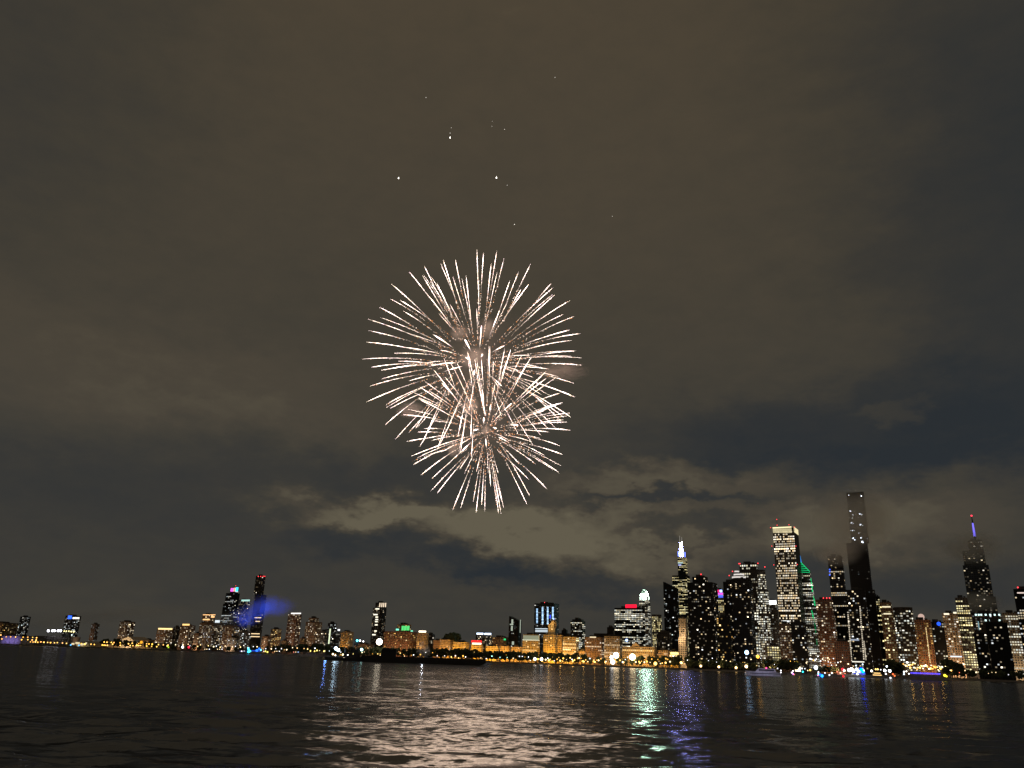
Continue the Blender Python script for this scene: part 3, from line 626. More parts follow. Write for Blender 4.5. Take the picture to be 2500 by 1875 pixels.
    hx, hy = b['w'] / 2, b['d'] / 2; _, zt = hit(b, 1886, 1288); _, zb = hit(b, 1886, 1301)
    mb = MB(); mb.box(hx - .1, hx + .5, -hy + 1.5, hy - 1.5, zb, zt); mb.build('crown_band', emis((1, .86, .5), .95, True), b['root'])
    for (x, y) in ((1881, 1288), (1896, 1268), (1897, 1282), (1926, 1281), (1939, 1287), (1884, 1333), (1943, 1333), (1889, 1379), (1946, 1378)): beacon(b, x, y, r=1.5, st=2.2)
    panel(b, 1911, 1927, 1515, 1518.5, (.95, 1, 1), 1.4, 'lobby_light'); panel(b, 1939, 1948, 1515, 1518.5, (.95, 1, 1), 1.4, 'lobby_light')
    t('brown apartment block at the foot of the white ribbed tower', 110, 'brown', [(1901, 1934, 1522)], ('res', .28, .85, 'warm', 3.8, 4.0), k=.5, name='apartment_block')
    t('black apartment block between the white ribbed tower and the green diamond tower', 90, 'black', [(1930, 1968, 1520)], ('res', .20, .95, 'mix', 3.8, 4.0), k=.5, name='apartment_block')
    # diamond roofed tower
    b = t('tower with a sliced diamond roof outlined in green light', 480, 'grey', [(1958, 1996, 1480), (1957, 1984, 1420), (1956, 1979, 1396)], ('office', .55, .75, 'office', 3.8, 4.2), k=.5, name='office_tower', roofbits=False)
    T = b['t'][-1]; xa, za = hit(b, 1956.5, 1371); zt_ = T[5]
    mb = MB(); x0, x1, y0, y1 = T[0], T[1], T[2], T[3]
    mb.face([(x0, y0, zt_), (x1, y0, zt_ + 1), (x0, y0, za)], 0); mb.face([(x1, y0, zt_ + 1), (x1, y1, zt_ + 1), (x0, y1, za), (x0, y0, za)], 0); mb.face([(x0, y1, zt_), (x0, y0, zt_), (x0, y0, za), (x0, y1, za)], 0); mb.face([(x1, y1, zt_ + 1), (x0, y1, zt_), (x0, y1, za)], 0); mb.face([(x0, y0, zt_), (x0, y1, zt_), (x1, y1, zt_ + 1), (x1, y0, zt_ + 1)], 0)
    mb.build('roof', principled('green_grey_roof', (.12, .16, .13), .5), b['root'])
    n = 5
    for i in range(n):
        zl = zt_ - 2 + (za - zt_) * i / n; xr = x1 - (x1 - x0) * max(0, i - .2) / n
        mb = MB(); mb.tube([(x0, y0 - .6, zl + 1.4), (xr, y0 - .6, zl)], [.42, .42], 5); mb.build('roof_light_line', emis((.02, .95, .30), 1.0, False), b['root'])
    mb = MB(); mb.tube([(x0, y0 - .4, za), (x1, y0 - .4, zt_)], [.6, .6], 5); mb.build('roof_light_line', emis((.02, .95, .30), .9, False), b['root'])
    mb = MB(); mb.tube([(x0 + 1, y0 + 2, za - 4), (x0 + .5, y0 + 2, za + 14)], [1.6, .3], 6); mb.build('spire', emis((.05, .35, 1), 1.0, False), b['root'])
    for (pts) in (((1979, 1412), (1983, 1447)), ((1985, 1455), (1989, 1480)), ((1981, 1490), (1985, 1511)), ((1987, 1512), (1991, 1548)), ((1992, 1560), (1994, 1575))):
        (xa, ya), (xb, yb) = pts; n = 4; st = .75 if yb < 1515 else .15
        for i in range(n):
            u0 = i / n; y_ = ya + (yb - ya) * u0; x_ = xa + (xb - xa) * u0
            panel(b, x_, x_ + 1.6 + 1.2 * math.sin(3.1 * u0), y_, y_ + (yb - ya) / n * .8, (.02, .95, .28), st, 'edge_light', sample=st > 1)
    b = t('brown balconied apartment tower with red roof lights and warm windows', 130, 'brick', [(1993, 2039, 1500), (1991, 2033, 1464)], ('res', .34, .95, 'warm', 3.8, 4.0), k=.6, name='apartment_tower'); flood(b, 5000, (1, .5, .16), dist=18)
    for x in (2010, 2018, 2025): beacon(b, x, 1460, r=1.6)
    b = t('dark tower with rows of lights near its hazy top left of the tallest tower', 210, 'black', [(2028, 2069, 1440), (2020, 2057, 1358)], ('rows', .22, .85, 'warm', 3.6, 4.0), k=.4, name='residential_tower')
    for y in (1389, 1394, 1402): panel(b, 2024, 2027, y, y + 3, (.06, .14, 1), 1.8, 'facade_light')
    b = t('squat plum coloured block at the foot of the tower with hazy lights', 60, 'brick', [(2036, 2074, 1566)], ('res', .02, .3, 'warm', 3.6, 4.0), k=.4, name='apartment_block')
    b = t('condominium block with two pale lit edge columns before the tallest tower', 90, 'black', [(2068, 2112, 1440)], ('res', .26, 1.0, 'mix', 3.6, 4.0), k=.25, name='apartment_tower')
    for (xa, ya, xb, yb) in ((2069, 1500, 2078, 1615), (2098, 1480, 2108, 1612), (2108, 1565, 2113, 1612)):
        n = 26
        for i in range(n):
            f0 = i / n; panel(b, xa + (xb - xa) * f0, xa + (xb - xa) * f0 + 2.6, ya + (yb - ya) * f0, ya + (yb - ya) * (f0 + .6 / n), (.95, .82, .62), .55 + .5 * R.random(), 'edge_light')
    panel(b, 2080, 2110, 1614, 1616.5, (1, .95, .82), 1.2, 'lobby_light'); panel(b, 2076, 2097, 1560, 1564, (.7, .8, 1), .45, 'lit_floor')
    # tallest tower of three shifted stacks
    b = t('tallest tower, unfinished dark shaft of offset stacks fading into cloud', 150, 'black', [(2094, 2136, 1440), (2066, 2118, 1326), (2066, 2109, 1203)], ('res', .012, .35, 'cool', 3.6, 4.0), k=.4, name='skyscraper', roofbits=False)
    for (x, y, s_) in ((2103, 1211, 1.6), (2076, 1248, 2.6), (2099, 1255, 3.4), (2082, 1257, 1.3), (2079, 1276, 1.6), (2101, 1281, 3.2), (2081, 1295, 1.4), (2083, 1314, 2.8), (2102, 1313, 1.6), (2105, 1323, 3.2), (2087, 1318, 1.4)) + ((2077, 1277, .6), (2083, 1278, .5), (2077, 1295, .6), (2085, 1295, .5), (2095, 1263, .5), (2104, 1257, .6), (2106, 1283, .5), (2097, 1301, .4), (2081, 1265, .4), (2108, 1325, .6), (2072, 1209, .35)):
        xx, z_ = hit(b, x, y, -1); mb = MB(); mb.ball((xx, -b['d'] / 2 - 1, z_), .8 * s_ ** .5, 8, 6); mb.build('work_light', emis((.80, .90, 1), 7, False), b['root'])
    b = t('dark tower whose left edge is dotted with blue lights', 170, 'black', [(2127, 2148, 1456)], ('rows', .28, .9, 'yellow', 3.6, 4.0), k=.5, name='apartment_tower')
    for i in range(16):
        if 6 < i < 9: continue
        panel(b, 2127.5 + i * .55, 2130 + i * .55, 1453 + i * 5.4, 1456 + i * 5.4, (.16, .30, 1), 1.3, 'edge_light')
    b = t('stepped apartment block with white terrace floors right of the blue dotted tower', 130, 'brown', [(2150, 2186, 1486), (2146, 2176, 1470)], ('res', .30, 1.0, 'yellow', 3.6, 4.0), k=.5, name='apartment_tower')
    for (a, c, y) in ((2153, 2174, 1480), (2157, 2176, 1497)): panel(b, a, c, y, y + 3, (1, .88, .58), 1.1, 'terrace_light')
    t('rounded apartment block with patches of bright white windows', 110, 'dark', [(2178, 2228, 1482)], ('res', .36, 1.2, 'office', 3.6, 4.0), k=.6, rnd=True, name='apartment_tower')
    b = t('wide amber brown block with a thin bright vertical light line', 120, 'brick', [(2226, 2272, 1513)], ('res', .40, .7, 'amber', 3.4, 4.0), k=.4, name='apartment_block'); flood(b, 9000, (1, .48, .1))
    for i in range(22): panel(b, 2259.5 + i * .5, 2261.3 + i * .5, 1532 + i * 4, 1534.8 + i * 4, (1, .74, .34), 1.2, 'light_line')
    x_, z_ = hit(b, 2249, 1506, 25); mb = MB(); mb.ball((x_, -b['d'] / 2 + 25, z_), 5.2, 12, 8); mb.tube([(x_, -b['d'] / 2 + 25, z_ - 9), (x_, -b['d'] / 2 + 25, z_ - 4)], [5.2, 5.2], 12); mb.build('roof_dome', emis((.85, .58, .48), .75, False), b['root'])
    b = t('dark block with white stair windows and a blue roof lamp', 130, 'black', [(2268, 2304, 1518)], ('res', .26, 1.1, 'office', 3.6, 4.0), k=.4, name='apartment_block')
    x_, z_ = hit(b, 2292, 1523); mb = MB(); mb.ball((x_, -b['d'] / 2 - 1, z_), 3.2, 10, 8); mb.build('roof_lamp', emis((.02, .10, 1), 1.6, False), b['root'])
    b = t('pinkish stone block with bright corner roof lights', 130, 'tan', [(2300, 2338, 1497)], ('res', .30, .9, 'warm', 3.6, 4.0), k=.5, name='apartment_tower'); flood(b, 9000, (1, .66, .42))
    panel(b, 2304, 2317, 1497, 1501, (1, .9, .66), 1.3, 'roof_light_strip'); panel(b, 2327, 2335, 1494, 1498, (1, .9, .66), 1.3, 'roof_light_strip'); panel(b, 2320, 2348, 1601, 1604, (.75, .85, 1), 1.3, 'lobby_light')
    b = t('dark capped tower with very bright upper windows left of the spire tower', 160, 'grey', [(2335, 2378, 1500), (2333, 2366, 1474), (2331, 2362, 1459)], ('office', .62, 1.05, 'yellow', 3.6, 4.0), k=.5, name='office_tower')
    # spire tower
    b = t('stepped glass skyscraper with a violet lit spire and red tip', 480, 'blue', [(2364, 2438, 1500), (2362, 2430, 1457), (2350, 2413, 1380), (2349, 2402, 1345), (2362, 2397, 1320)], ('res', .09, .75, 'warm', 4.4, 4.2), k=.5, name='skyscraper')
    xb, zb = hit(b, 2381, 1318, 20); xt, zt = hit(b, 2373, 1259, 20); _, z1_ = hit(b, 2380, 1310, 20); _, z2_ = hit(b, 2375, 1277, 20); y = -b['d'] / 2 + 20; xs = xb
    mb = MB(); mb.tube([(xs, y, zb - 8), (xs, y, z1_), (xs, y, z2_), (xs, y, zt)], [2.6, 2.2, 1.4, .5], 8, 0); mb.f, mb.mi, mb.c = mb.f, [1 if 8 <= i < 16 else 0 for i in range(len(mb.f))], mb.c
    mb.build('spire', [STEEL, emis((.20, .16, 1), 1.4, False)], b['root'])
    mb = MB(); mb.ball((xs, y, zt), 1.8, 8, 6); mb.build('beacon_light', emis((1, .04, .08), 2.6, False), b['root'])
    b = t('block with two bands of teal white lights in front of the spire tower', 110, 'dark', [(2372, 2444, 1497)], ('res', .14, .8, 'mix', 3.6, 4.0), k=.4, name='apartment_tower')
    for (y, xs_) in ((1499, (2380, 2387, 2393, 2404, 2415, 2426, 2437)), (1512.5, (2404, 2415, 2426, 2438))):
        for x in xs_: panel(b, x, x + 4.4, y, y + 4, (.72, 1, .95), 1.7, 'terrace_light')
    for i in range(9): panel(b, 2387 + i * .5, 2389 + i * .5, 1517 + i * 3.4, 1519.6 + i * 3.4, (.45, .8, .9), .7, 'light_line')
    t('black apartment slab standing before the teal banded block', 60, 'black', [(2405, 2458, 1519)], ('res', .09, 1.0, 'mix', 3.6, 4.0), k=.4, name='apartment_tower')
    t('black glass block with blue windows left of the black slab', 60, 'black', [(2376, 2408, 1545)], ('res', .16, .9, 'mix', 3.6, 4.0), k=.4, name='apartment_block')
    b = t('tan apartment tower covered in white window rows near the right edge', 110, 'stone', [(2446, 2489, 1496)], ('rows', .55, .8, 'office', 3.6, 4.0), k=.5, name='apartment_tower'); flood(b, 9000, (1, .72, .45))
    b = t('black tower cut by the right edge with a red roof beacon', 90, 'black', [(2476, 2530, 1452), (2474, 2528, 1438)], ('rows', .35, .9, 'mix', 3.6, 4.0), k=.4, name='apartment_tower')
    beacon(b, 2485, 1434, r=1.7); panel(b, 2483, 2500, 1446, 1449, (1, .8, .7), .9, 'roof_light_strip')
sky_list()

# ------------------------------------------------------------------ low lakefront buildings at the far left
def museum():
    p = shore_pt(318, 1560, 150); root = empty('museum_building', (p.x, p.y, LAND), -GA); tag(root, 'pale classical museum with a central pediment among orange lamps', 'museum')
    stone = principled('museum_marble', (.50, .43, .33), .8)
    mb = MB(); mb.box(-105, 105, 0, 60, 0, 17); mb.box(-24, 24, -8, 0, 0, 4); mb.build('wall', stone, root)
    mb = MB(); mb.prism([(-24, 24), (24, 24), (0, 33)], -9, 50); mb.build('pediment', stone, root)
    mb = MB(); mb.box(-24, 24, -9, 0, 20.5, 24); mb.build('entablature', stone, root)
    for i in range(8):
        x = -20.5 + i * 5.86; c = MB(); c.tube([(x, -6, 4), (x, -6, 20.5)], [1.25, 1.05], 10); c.build('column', stone, root)
    ld = bpy.data.lights.new('floodlight', 'AREA'); ld.shape = 'RECTANGLE'; ld.size = 44; ld.size_y = 2; ld.energy = 22000; ld.color = (1, .72, .42)
    o = bpy.data.objects.new('floodlight', ld); COL.objects.link(o); o.parent = root; o.location = (0, -34, 4); o.rotation_euler = (math.pi / 2 + .45, 0, 0)
    for sx in (-66, 66):
        ld = bpy.data.lights.new('floodlight', 'AREA'); ld.shape = 'RECTANGLE'; ld.size = 70; ld.size_y = 2; ld.energy = 3500; ld.color = (1, .52, .16)
        o = bpy.data.objects.new('floodlight', ld); COL.objects.link(o); o.parent = root; o.location = (sx, -26, 3); o.rotation_euler = (math.pi / 2 + .4, 0, 0)
museum()
def stadium():
    p = shore_pt(140, 1560, 330); root = empty('stadium', (p.x, p.y, LAND), -GA); tag(root, 'distant stadium bowl with blazing white floodlights', 'stadium')
    con = principled('stadium_concrete', (.22, .20, .19), .8)
    mb = MB(); n = 28; ring = []
    for i in range(n):
        a = 2 * math.pi * i / n; ring.append((90 * math.cos(a), 60 * math.sin(a), 70 * math.cos(a), 44 * math.sin(a)))
    for i in range(n):
        a, b = ring[i], ring[(i + 1) % n]
        mb.face([(a[0], a[1], 0), (b[0], b[1], 0), (b[0] * 1.04, b[1] * 1.04, 30), (a[0] * 1.04, a[1] * 1.04, 30)])
        mb.face([(a[0] * 1.04, a[1] * 1.04, 30), (b[0] * 1.04, b[1] * 1.04, 30), (b[2], b[3], 16), (a[2], a[3], 16)])
    mb.build('grandstand', con, root)
    for (px, py, r_, c, s_) in ((118, 1540, 3.6, (.9, .9, 1), 9), (128, 1540, 3.4, (.9, .9, 1), 9), (133, 1540, 3.4, (.9, .9, 1), 9), (142, 1540, 3.4, (.9, .9, 1), 9), (148, 1540, 3.6, (.9, .9, 1), 9),
                        (157, 1541, 2.0, (1, .85, .35), 3), (162, 1541, 2.0, (1, .85, .35), 3), (168, 1541, 2.0, (1, .85, .35), 3), (174, 1542, 2.2, (1, .85, .35), 3), (180, 1542, 2.6, (1, .85, .35), 3)):
        r = ray(px, py); t = (p.dot(V) - 62) / Vector((r.x, r.y, 0)).dot(V); P = EYE + r * t; l = Vector((P.x, P.y, 0)) - p
        x, y, z = l.dot(U), l.dot(V), P.z - LAND
        m_ = MB(); m_.tube([(x, y, 0), (x, y, z)], [.6, .5], 5, 0); m_.ball((x, y, z), r_, 10, 8, 1); m_.build('floodlight_mast', [STEEL, emis(c, s_, False)], root)
stadium()
def pavilion():
    p = shore_pt(206, 1563, 120); root = empty('pavilion', (p.x, p.y, LAND), -GA); tag(root, 'low round pavilion glowing pale yellow left of the museum', 'pavilion')
    mb = MB(); mb.tube([(0, 30, 0), (0, 30, 9)], [44, 44], 24); mb.build('wall', principled('pavilion_stone', (.45, .40, .30), .8), root)
    mb = MB(); mb.tube([(0, 30, 9), (0, 30, 13), (0, 30, 17)], [47, 36, 8], 24); mb.build('roof', principled('pavilion_roof', (.36, .33, .26), .7), root)
    for i, (a, w_) in enumerate(((-30, 14), (-8, 20), (16, 16), (34, 7))):
        m_ = MB(); m_.box(a - w_ / 2, a + w_ / 2, -15.5, -14.9, 4 + i % 2 * 3, 9 + i % 2 * 3); m_.build('lit_bay', emis((1, .84, .50), .9, False), root)
    for x in (-38, 2):
        m_ = MB(); m_.ball((x, -16, 3), 2.2, 8, 6); m_.build('door_lamp', emis((.1, .5, 1), 1.8, False), root)
    ld = bpy.data.lights.new('floodlight', 'AREA'); ld.size = 50; ld.shape = 'RECTANGLE'; ld.size_y = 2; ld.energy = 9000; ld.color = (1, .82, .5)
    o = bpy.data.objects.new('floodlight', ld); COL.objects.link(o); o.parent = root; o.location = (0, -40, 3); o.rotation_euler = (math.pi / 2 + .3, 0, 0)
pavilion()
def violet_hall():
    p = shore_pt(30, 1555, 120); root = empty('exhibition_hall', (p.x, p.y, LAND), -GA); tag(root, 'long low hall washed in violet light at the left edge', 'building')
    mb = MB(); mb.box(-62, 52, 0, 40, 0, 24); mb.build('wall', principled('hall_panels', (.5, .5, .54), .6), root)
    mb = MB(); mb.box(-66, 56, -3, 44, 24.01, 26.5); mb.build('roof', ROOF, root)
    ld = bpy.data.lights.new('wall_washer', 'AREA'); ld.size = 90; ld.shape = 'RECTANGLE'; ld.size_y = 2; ld.energy = 6500; ld.color = (.42, .30, 1)
    o = bpy.data.objects.new('wall_washer', ld); COL.objects.link(o); o.parent = root; o.location = (-5, -18, 8); o.rotation_euler = (math.pi / 2 + .35, 0, 0)
violet_hall()

# ------------------------------------------------------------------ lamps along the shore
def lamp(px, py, s, r, color, st, group, label, light=0.0, cat='street lamp', name='street_lamp'):
    p = shore_pt(px, py, s); z = max(height_at(px, py, p), LAND + 3.0)
    root = bpy.data.objects.new(name, None) if light else None
    mb = MB(); h = z - LAND
    mb.tube([(0, 0, 0), (0, 0, h * .6), (0, 0, h)], [.28, .2, .14], 5, 0)
    mb.ball((0, 0, h), r, 8, 6, 1)
    if light:
        root = empty(name, (p.x, p.y, LAND), 0); o = root
        h_ = MB(); h_.tube([(0, 0, 0), (0, 0, h * .6), (0, 0, h - r * .8)], [.3, .22, .15], 6); h_.build('pole', STEEL, root)
        h_ = MB(); h_.ball((0, 0, h), r, 10, 8); h_.build('globe', emis(color, st, True), root)
        ld = bpy.data.lights.new('lamp_light', 'POINT'); ld.energy = light; ld.color = color; ld.shadow_soft_size = r
        lo = bpy.data.objects.new('lamp_light', ld); COL.objects.link(lo); lo.parent = root; lo.location = (0, 0, h + r + 1.0)
    else:
        o = mb.build(name, [STEEL, emis(color, st, True)]); o.location = (p.x, p.y, LAND)
    tag(o, under(label, px) if group and group != 'bright single lamps' else label, cat, group); return o
LANDMARKS = [(30, 'violet hall'), (140, 'stadium'), (180, 'blue signed tower'), (212, 'round pavilion'), (312, 'pedimented museum'), (404, 'yellow roof lined block'), (460, 'round shouldered block'), (515, 'twin penthouse tower'), (568, 'magenta crowned tower'),
 (602, 'pale green roofed tower'), (637, 'red topped slab'), (675, 'orange windowed tower'), (720, 'reddish tower'), (768, 'rounded brown tower'), (812, 'green glass tower'), (850, 'tugboat mast'), (926, 'huge round white lamp'), (980, 'green topped hotel'), (1032, 'white roof sign'), (1090, 'low amber block'), (1126, 'flat orange slab'), (1165, 'red roof sign'),
 (1205, 'small orange slab'), (1258, 'narrow black tower'), (1297, 'mansard roofed hall'), (1345, 'beehive dome'), (1390, 'amber building with white window rows'), (1412, 'dark striped tower'), (1450, 'brown block'), (1497, 'tan hotel'), (1540, 'red signed slab'), (1575, 'white crowned tower'), (1625, 'slanted black glass tower'), (1667, 'tan setback tower'),
 (1700, 'left half of the massive black tower'), (1730, 'right half of the massive black tower'), (1760, 'magenta topped tower'), (1800, 'ring crowned tower'), (1850, 'yacht bow'), (1885, 'yacht stern'), (1920, 'white ribbed tower'), (1948, 'glowing kiosk'), (1978, 'green diamond tower'), (2015, 'brown balconied tower'), (2050, 'red lit tour boat'), (2110, 'tallest tower'),
 (2165, 'stepped terrace block'), (2205, 'rounded bright windowed block'), (2238, 'amber brown block'), (2262, 'thin vertical light line'), (2290, 'blue roof lamp'), (2320, 'pinkish stone block'), (2355, 'dark capped bright tower'), (2395, 'spire tower'), (2430, 'black slab'), (2467, 'tan tower by the right edge'), (2500, 'tower cut by the right edge')]
def under(base, px):
    return base + ' below the ' + min(LANDMARKS, key=lambda l: abs(l[0] - px))[1]
AMB = (1, .50, .08); WRM = (1, .74, .40); WHT = (.95, .96, 1); TEA = (.45, 1, .85)
for (cx_, cy_) in ((80, 1078), (137, 1078), (200, 1080), (25, 1105), (10, 1055), (297, 1083), (357, 1083), (420, 1085), (470, 1090), (278, 1115), (357, 1115), (413, 1118), (465, 1120), (392, 1143), (425, 1145), (455, 1143), (485, 1148), (525, 1143), (565, 1148), (612, 1150), (650, 1153), (700, 1155), (737, 1153), (803, 1158), (855, 1162), (1045, 1165), (1090, 1172), (1170, 1173), (1213, 1177), (1340, 1145), (1375, 1148), (1432, 1150), (1465, 1152), (1545, 1155), (1315, 1183), (1338, 1185), (1357, 1187), (1380, 1187), (1448, 1173), (1548, 1188), (1652, 1167), (1700, 1160), (1783, 1165), (1675, 1190), (1710, 1193), (1760, 1187), (1785, 1192), (1808, 1190), (1885, 1168), (1915, 1170), (1957, 1173), (1885, 1197), (1950, 1200), (2037, 1178), (2015, 1205), (2100, 1180), (2160, 1185)):
    lamp(cx_ * .1899, 1350 + cy_ * .1899, 60 if cy_ > 1130 else 90, 1.75 * R.uniform(.85, 1.2), (1, R.uniform(.42, .58), R.uniform(.06, .14)), R.uniform(2.2, 4.0), 'amber lamps on the far left shore', 'small amber street lamp on the far left shore')
lamp(345, 1568, 60, 4.0, (1, .42, .03), 1.3, 'amber lamps on the far left shore', 'wide orange lamp on the far left shore')
def scatter(n, x0, x1, y0, y1, s, cols, rr, st, group, label, seed):
    g = random.Random(seed)
    for i in range(n):
        px = x0 + (x1 - x0) * (i + g.uniform(.1, .9)) / n; f = (px - x0) / (x1 - x0)
        py = g.uniform(y0[0], y1[0]) * (1 - f) + g.uniform(y0[1], y1[1]) * f
        lamp(px, py, s + g.uniform(-8, 8), g.uniform(*rr) * .8, g.choice(cols), g.uniform(*st), group, label)
scatter(30, 425, 795, (1570, 1583), (1577, 1590), 30, [WRM, (1, .82, .45), WHT, (1, .66, .25)], (1.0, 2.0), (1.6, 4), 'lamps on the left park shore', 'small warm lamp on the left park shore', 3)
scatter(26, 800, 1160, (1588, 1592), (1600, 1606), 20, [WRM, AMB, (1, .7, .2), WHT], (.8, 1.7), (1.5, 4), 'lamps behind the barge', 'small lamp on the dark park shore', 4)
scatter(9, 1165, 1300, (1600, 1602), (1608, 1612), 20, [TEA, WHT, WRM], (.9, 1.6), (1.5, 3.5), 'lamps before the park trees', 'small pale lamp before the tree belt', 5)
scatter(54, 1290, 1640, (1600, 1605), (1615, 1622), 20, [WRM, AMB, AMB, (1, .60, .16), (1, .56, .12), WHT, (1, .52, .10)], (.8, 2.0), (1.5, 4.5), 'lamps on the centre right shore', 'warm lamp in the crowded shore row', 6)
scatter(30, 1640, 1990, (1598, 1610), (1622, 1636), 16, [WRM, AMB, WHT, (1, .7, .3)], (.6, 1.3), (1.5, 4), 'lamps at the foot of the dark towers', 'small lamp on the dark lakefront', 7)
scatter(46, 2190, 2325, (1618, 1622), (1636, 1638), 14, [(1, .72, .3), (1, .5, .1), (1, .86, .6), (1, .42, .06)], (.8, 1.6), (2, 5), 'festoon of lamps at right', 'bright amber lamp in the dense double row', 8)
scatter(16, 2330, 2500, (1634, 1640), (1648, 1652), 10, [WRM, AMB, WHT, (1, .2, .1)], (.5, 1.1), (1.2, 3), 'lamps at the right edge', 'small lamp among dark shore trees', 9)
scatter(16, 1975, 2060, (1600, 1606), (1618, 1632), 18, [WRM, WHT, (1, .8, .5)], (.7, 1.5), (2, 5), 'lamps under the brown balconied tower', 'white lamp on the shore', 10)
# single bright lamps, each with its own light
for (px, py, s, r, c, st, lab, li) in (
    (926, 1567, 60, 7.0, (1, .86, .66), 9, 'huge round white lamp blazing left of the green topped hotel', 26000), (1504, 1600, 40, 5.4, (1, .74, .42), 11, 'left one of the two big warm lamps before the long museum', 26000),
    (1544, 1604, 40, 5.8, (1, .74, .42), 11, 'right one of the two big warm lamps before the long museum', 26000), (1493, 1605, 30, 3.0, WHT, 8, 'cool white lamp low beside the left big warm lamp', 4000),
    (1496, 1616, 20, 4.2, (1, .9, .75), 8, 'white lamp at the water edge below the left big warm lamp', 5000), (1306, 1609, 40, 2.8, (1, .88, .75), 7, 'left lamp of the white pair under the tree belt', 5000), (1322, 1609, 40, 3.0, (1, .90, .80), 7, 'right lamp of the white pair under the tree belt', 5000),
    (1530, 1563, 180, 2.6, (.35, .5, 1), 4, 'blue lamp high above the amber museum', 0), (1823, 1593, 40, 3.6, (.35, .62, 1), 7, 'big blue white lamp at the foot of the ring crowned tower', 6000),
    (1875, 1621, 20, 2.0, (.30, .60, 1), 6, 'blue lamp above the white yacht', 0), (1663, 1618, 20, 2.2, (1, .62, .2), 6, 'amber lamp below the tan setback tower', 4000), (1600, 1620, 20, 3.0, (1, .58, .12), 5, 'wide amber lamp left of the setback tower foot', 6000),
    (1711, 1626, 12, 1.9, (1, .66, .28), 6, 'amber lamp before the massive black tower', 2000), (1755, 1628, 12, 1.9, (1, .66, .28), 6, 'amber lamp right of the massive black tower', 2000), (1797, 1630, 12, 2.0, (1, .62, .22), 6, 'amber lamp left of the yacht bow', 2500), (1822, 1627, 12, 2.6, (1, .66, .34), 6, 'tall warm lamp right behind the yacht bow', 3000),
    (1850, 1603, 45, 3.0, (1, .48, .06), 3, 'orange lamp among trees above the yacht', 5000), (1992, 1630, 12, 3.0, (.80, .88, 1), 8, 'tall white lamp left of the blue glowing boat', 4000), (1948, 1620, 30, 2.4, (1, .55, .06), 2.5, 'orange glow lamp above the bright kiosk', 3000)):
    lamp(px, py, s, r, c, st, 'bright single lamps', lab, li)
for i, (px, py, s_) in enumerate(((1340, 1612, 34), (1368, 1613, 34), (1398, 1614, 34), (1425, 1615, 34), (1452, 1616, 34), (1478, 1617, 34), (1522, 1617, 30), (1562, 1618, 30), (1625, 1618, 26), (2200, 1630, 20), (2222, 1630, 20), (2246, 1630, 20), (2272, 1632, 20), (2296, 1632, 20))):
    lamp(px, py, s_, 1.5, (1, .55, .14), 5, 'glowing amber lamps of the promenade' if px < 2000 else 'glowing amber lamps over the violet boat', 'amber promenade lamp lighting the trees' if px < 2000 else 'amber lamp lighting the shore behind the violet boat', 5000)
# a bright kiosk
p = shore_pt(1948, 1640, 14); rt = empty('kiosk', (p.x, p.y, LAND), -GA); tag(rt, 'small kiosk with a square glowing white front at the shore', 'kiosk')
mb = MB(); mb.box(-5.2, 5.2, 0, 6, 0, 1.2); mb.box(-5.2, -4.6, 0, 6, 1.2, 9); mb.box(4.6, 5.2, 0, 6, 1.2, 9); mb.box(-4.6, 4.6, 5.4, 6, 1.2, 9); mb.build('wall', TIMBER, rt)
mb = MB(); mb.box(-5.8, 5.8, -.8, 6.6, 9.01, 9.6); mb.build('roof', ROOF, rt); mb = MB(); mb.box(-4.5, 4.5, .2, .5, 1.3, 8.9); mb.build('lit_front', emis((1, .82, .50), 4, True), rt)

# ------------------------------------------------------------------ trees
LEAF = principled('dark_leaves', (.045, .060, .022), .85); BARK = principled('bark', (.07, .05, .035), .9)
def crown_mesh(seed, h):
    g = random.Random(seed); mb = MB()
    for i in range(34):
        a = g.uniform(0, 6.283); rr = g.random() ** .5; zz_ = g.uniform(-1, 1); w_ = math.sqrt(max(0, 1 - zz_ * zz_))
        c = (h * .36 * rr * w_ * math.cos(a), h * .36 * rr * w_ * math.sin(a), h * .62 + h * .34 * zz_); rad = h * g.uniform(.07, .14)
        n = len(mb.v); mb.ball(c, rad, 6, 4)
        for k in range(n, len(mb.v)):
            v = mb.v[k]; mb.v[k] = tuple(x + g.uniform(-.35, .35) * rad for x in v)
    return mb.mesh('crown', LEAF)
def trunk_mesh(h):
    mb = MB(); mb.tube([(0, 0, 0), (0, 0, h * .25), (.2, 0, h * .6)], [h * .030, h * .022, h * .012], 7)
    for a in (0.4, 2.4, 4.4): mb.tube([(0, 0, h * .28), (h * .18 * math.cos(a), h * .18 * math.sin(a), h * .52)], [h * .013, h * .006], 5)
    return mb.mesh('trunk', BARK)
CM = [crown_mesh(i, 10.0) for i in range(6)]; TM = trunk_mesh(10.0)
def tree(px, py, s, label, group, g, sc_=1.0):
    p = shore_pt(px, py, s); h = max(5.0, (height_at(px, py, p) - LAND) * sc_)
    root = empty('tree', (p.x, p.y, LAND), g.uniform(0, 6.28)); tag(root, under(label, px) if 'left of the fest' not in group and 'right of the vio' not in group and 'rooftops' not in group else label, 'tree', group); root.scale = (h / 10 * g.uniform(.9, 1.25), h / 10 * g.uniform(.9, 1.25), h / 10)
    for nm, me in (('crown', g.choice(CM)), ('trunk', TM)):
        o = bpy.data.objects.new(nm, me); COL.objects.link(o); o.parent = root
def belt(n, x0, x1, y0, y1, s, label, group, seed, jit=3.0):
    g = random.Random(seed)
    for i in range(n):
        px = x0 + (x1 - x0) * (i + g.uniform(0, 1)) / n; f = (px - x0) / (x1 - x0)
        tree(px, y0 + (y1 - y0) * f + g.uniform(-jit * .6, jit), s + g.uniform(-14, 14), label, group, g)
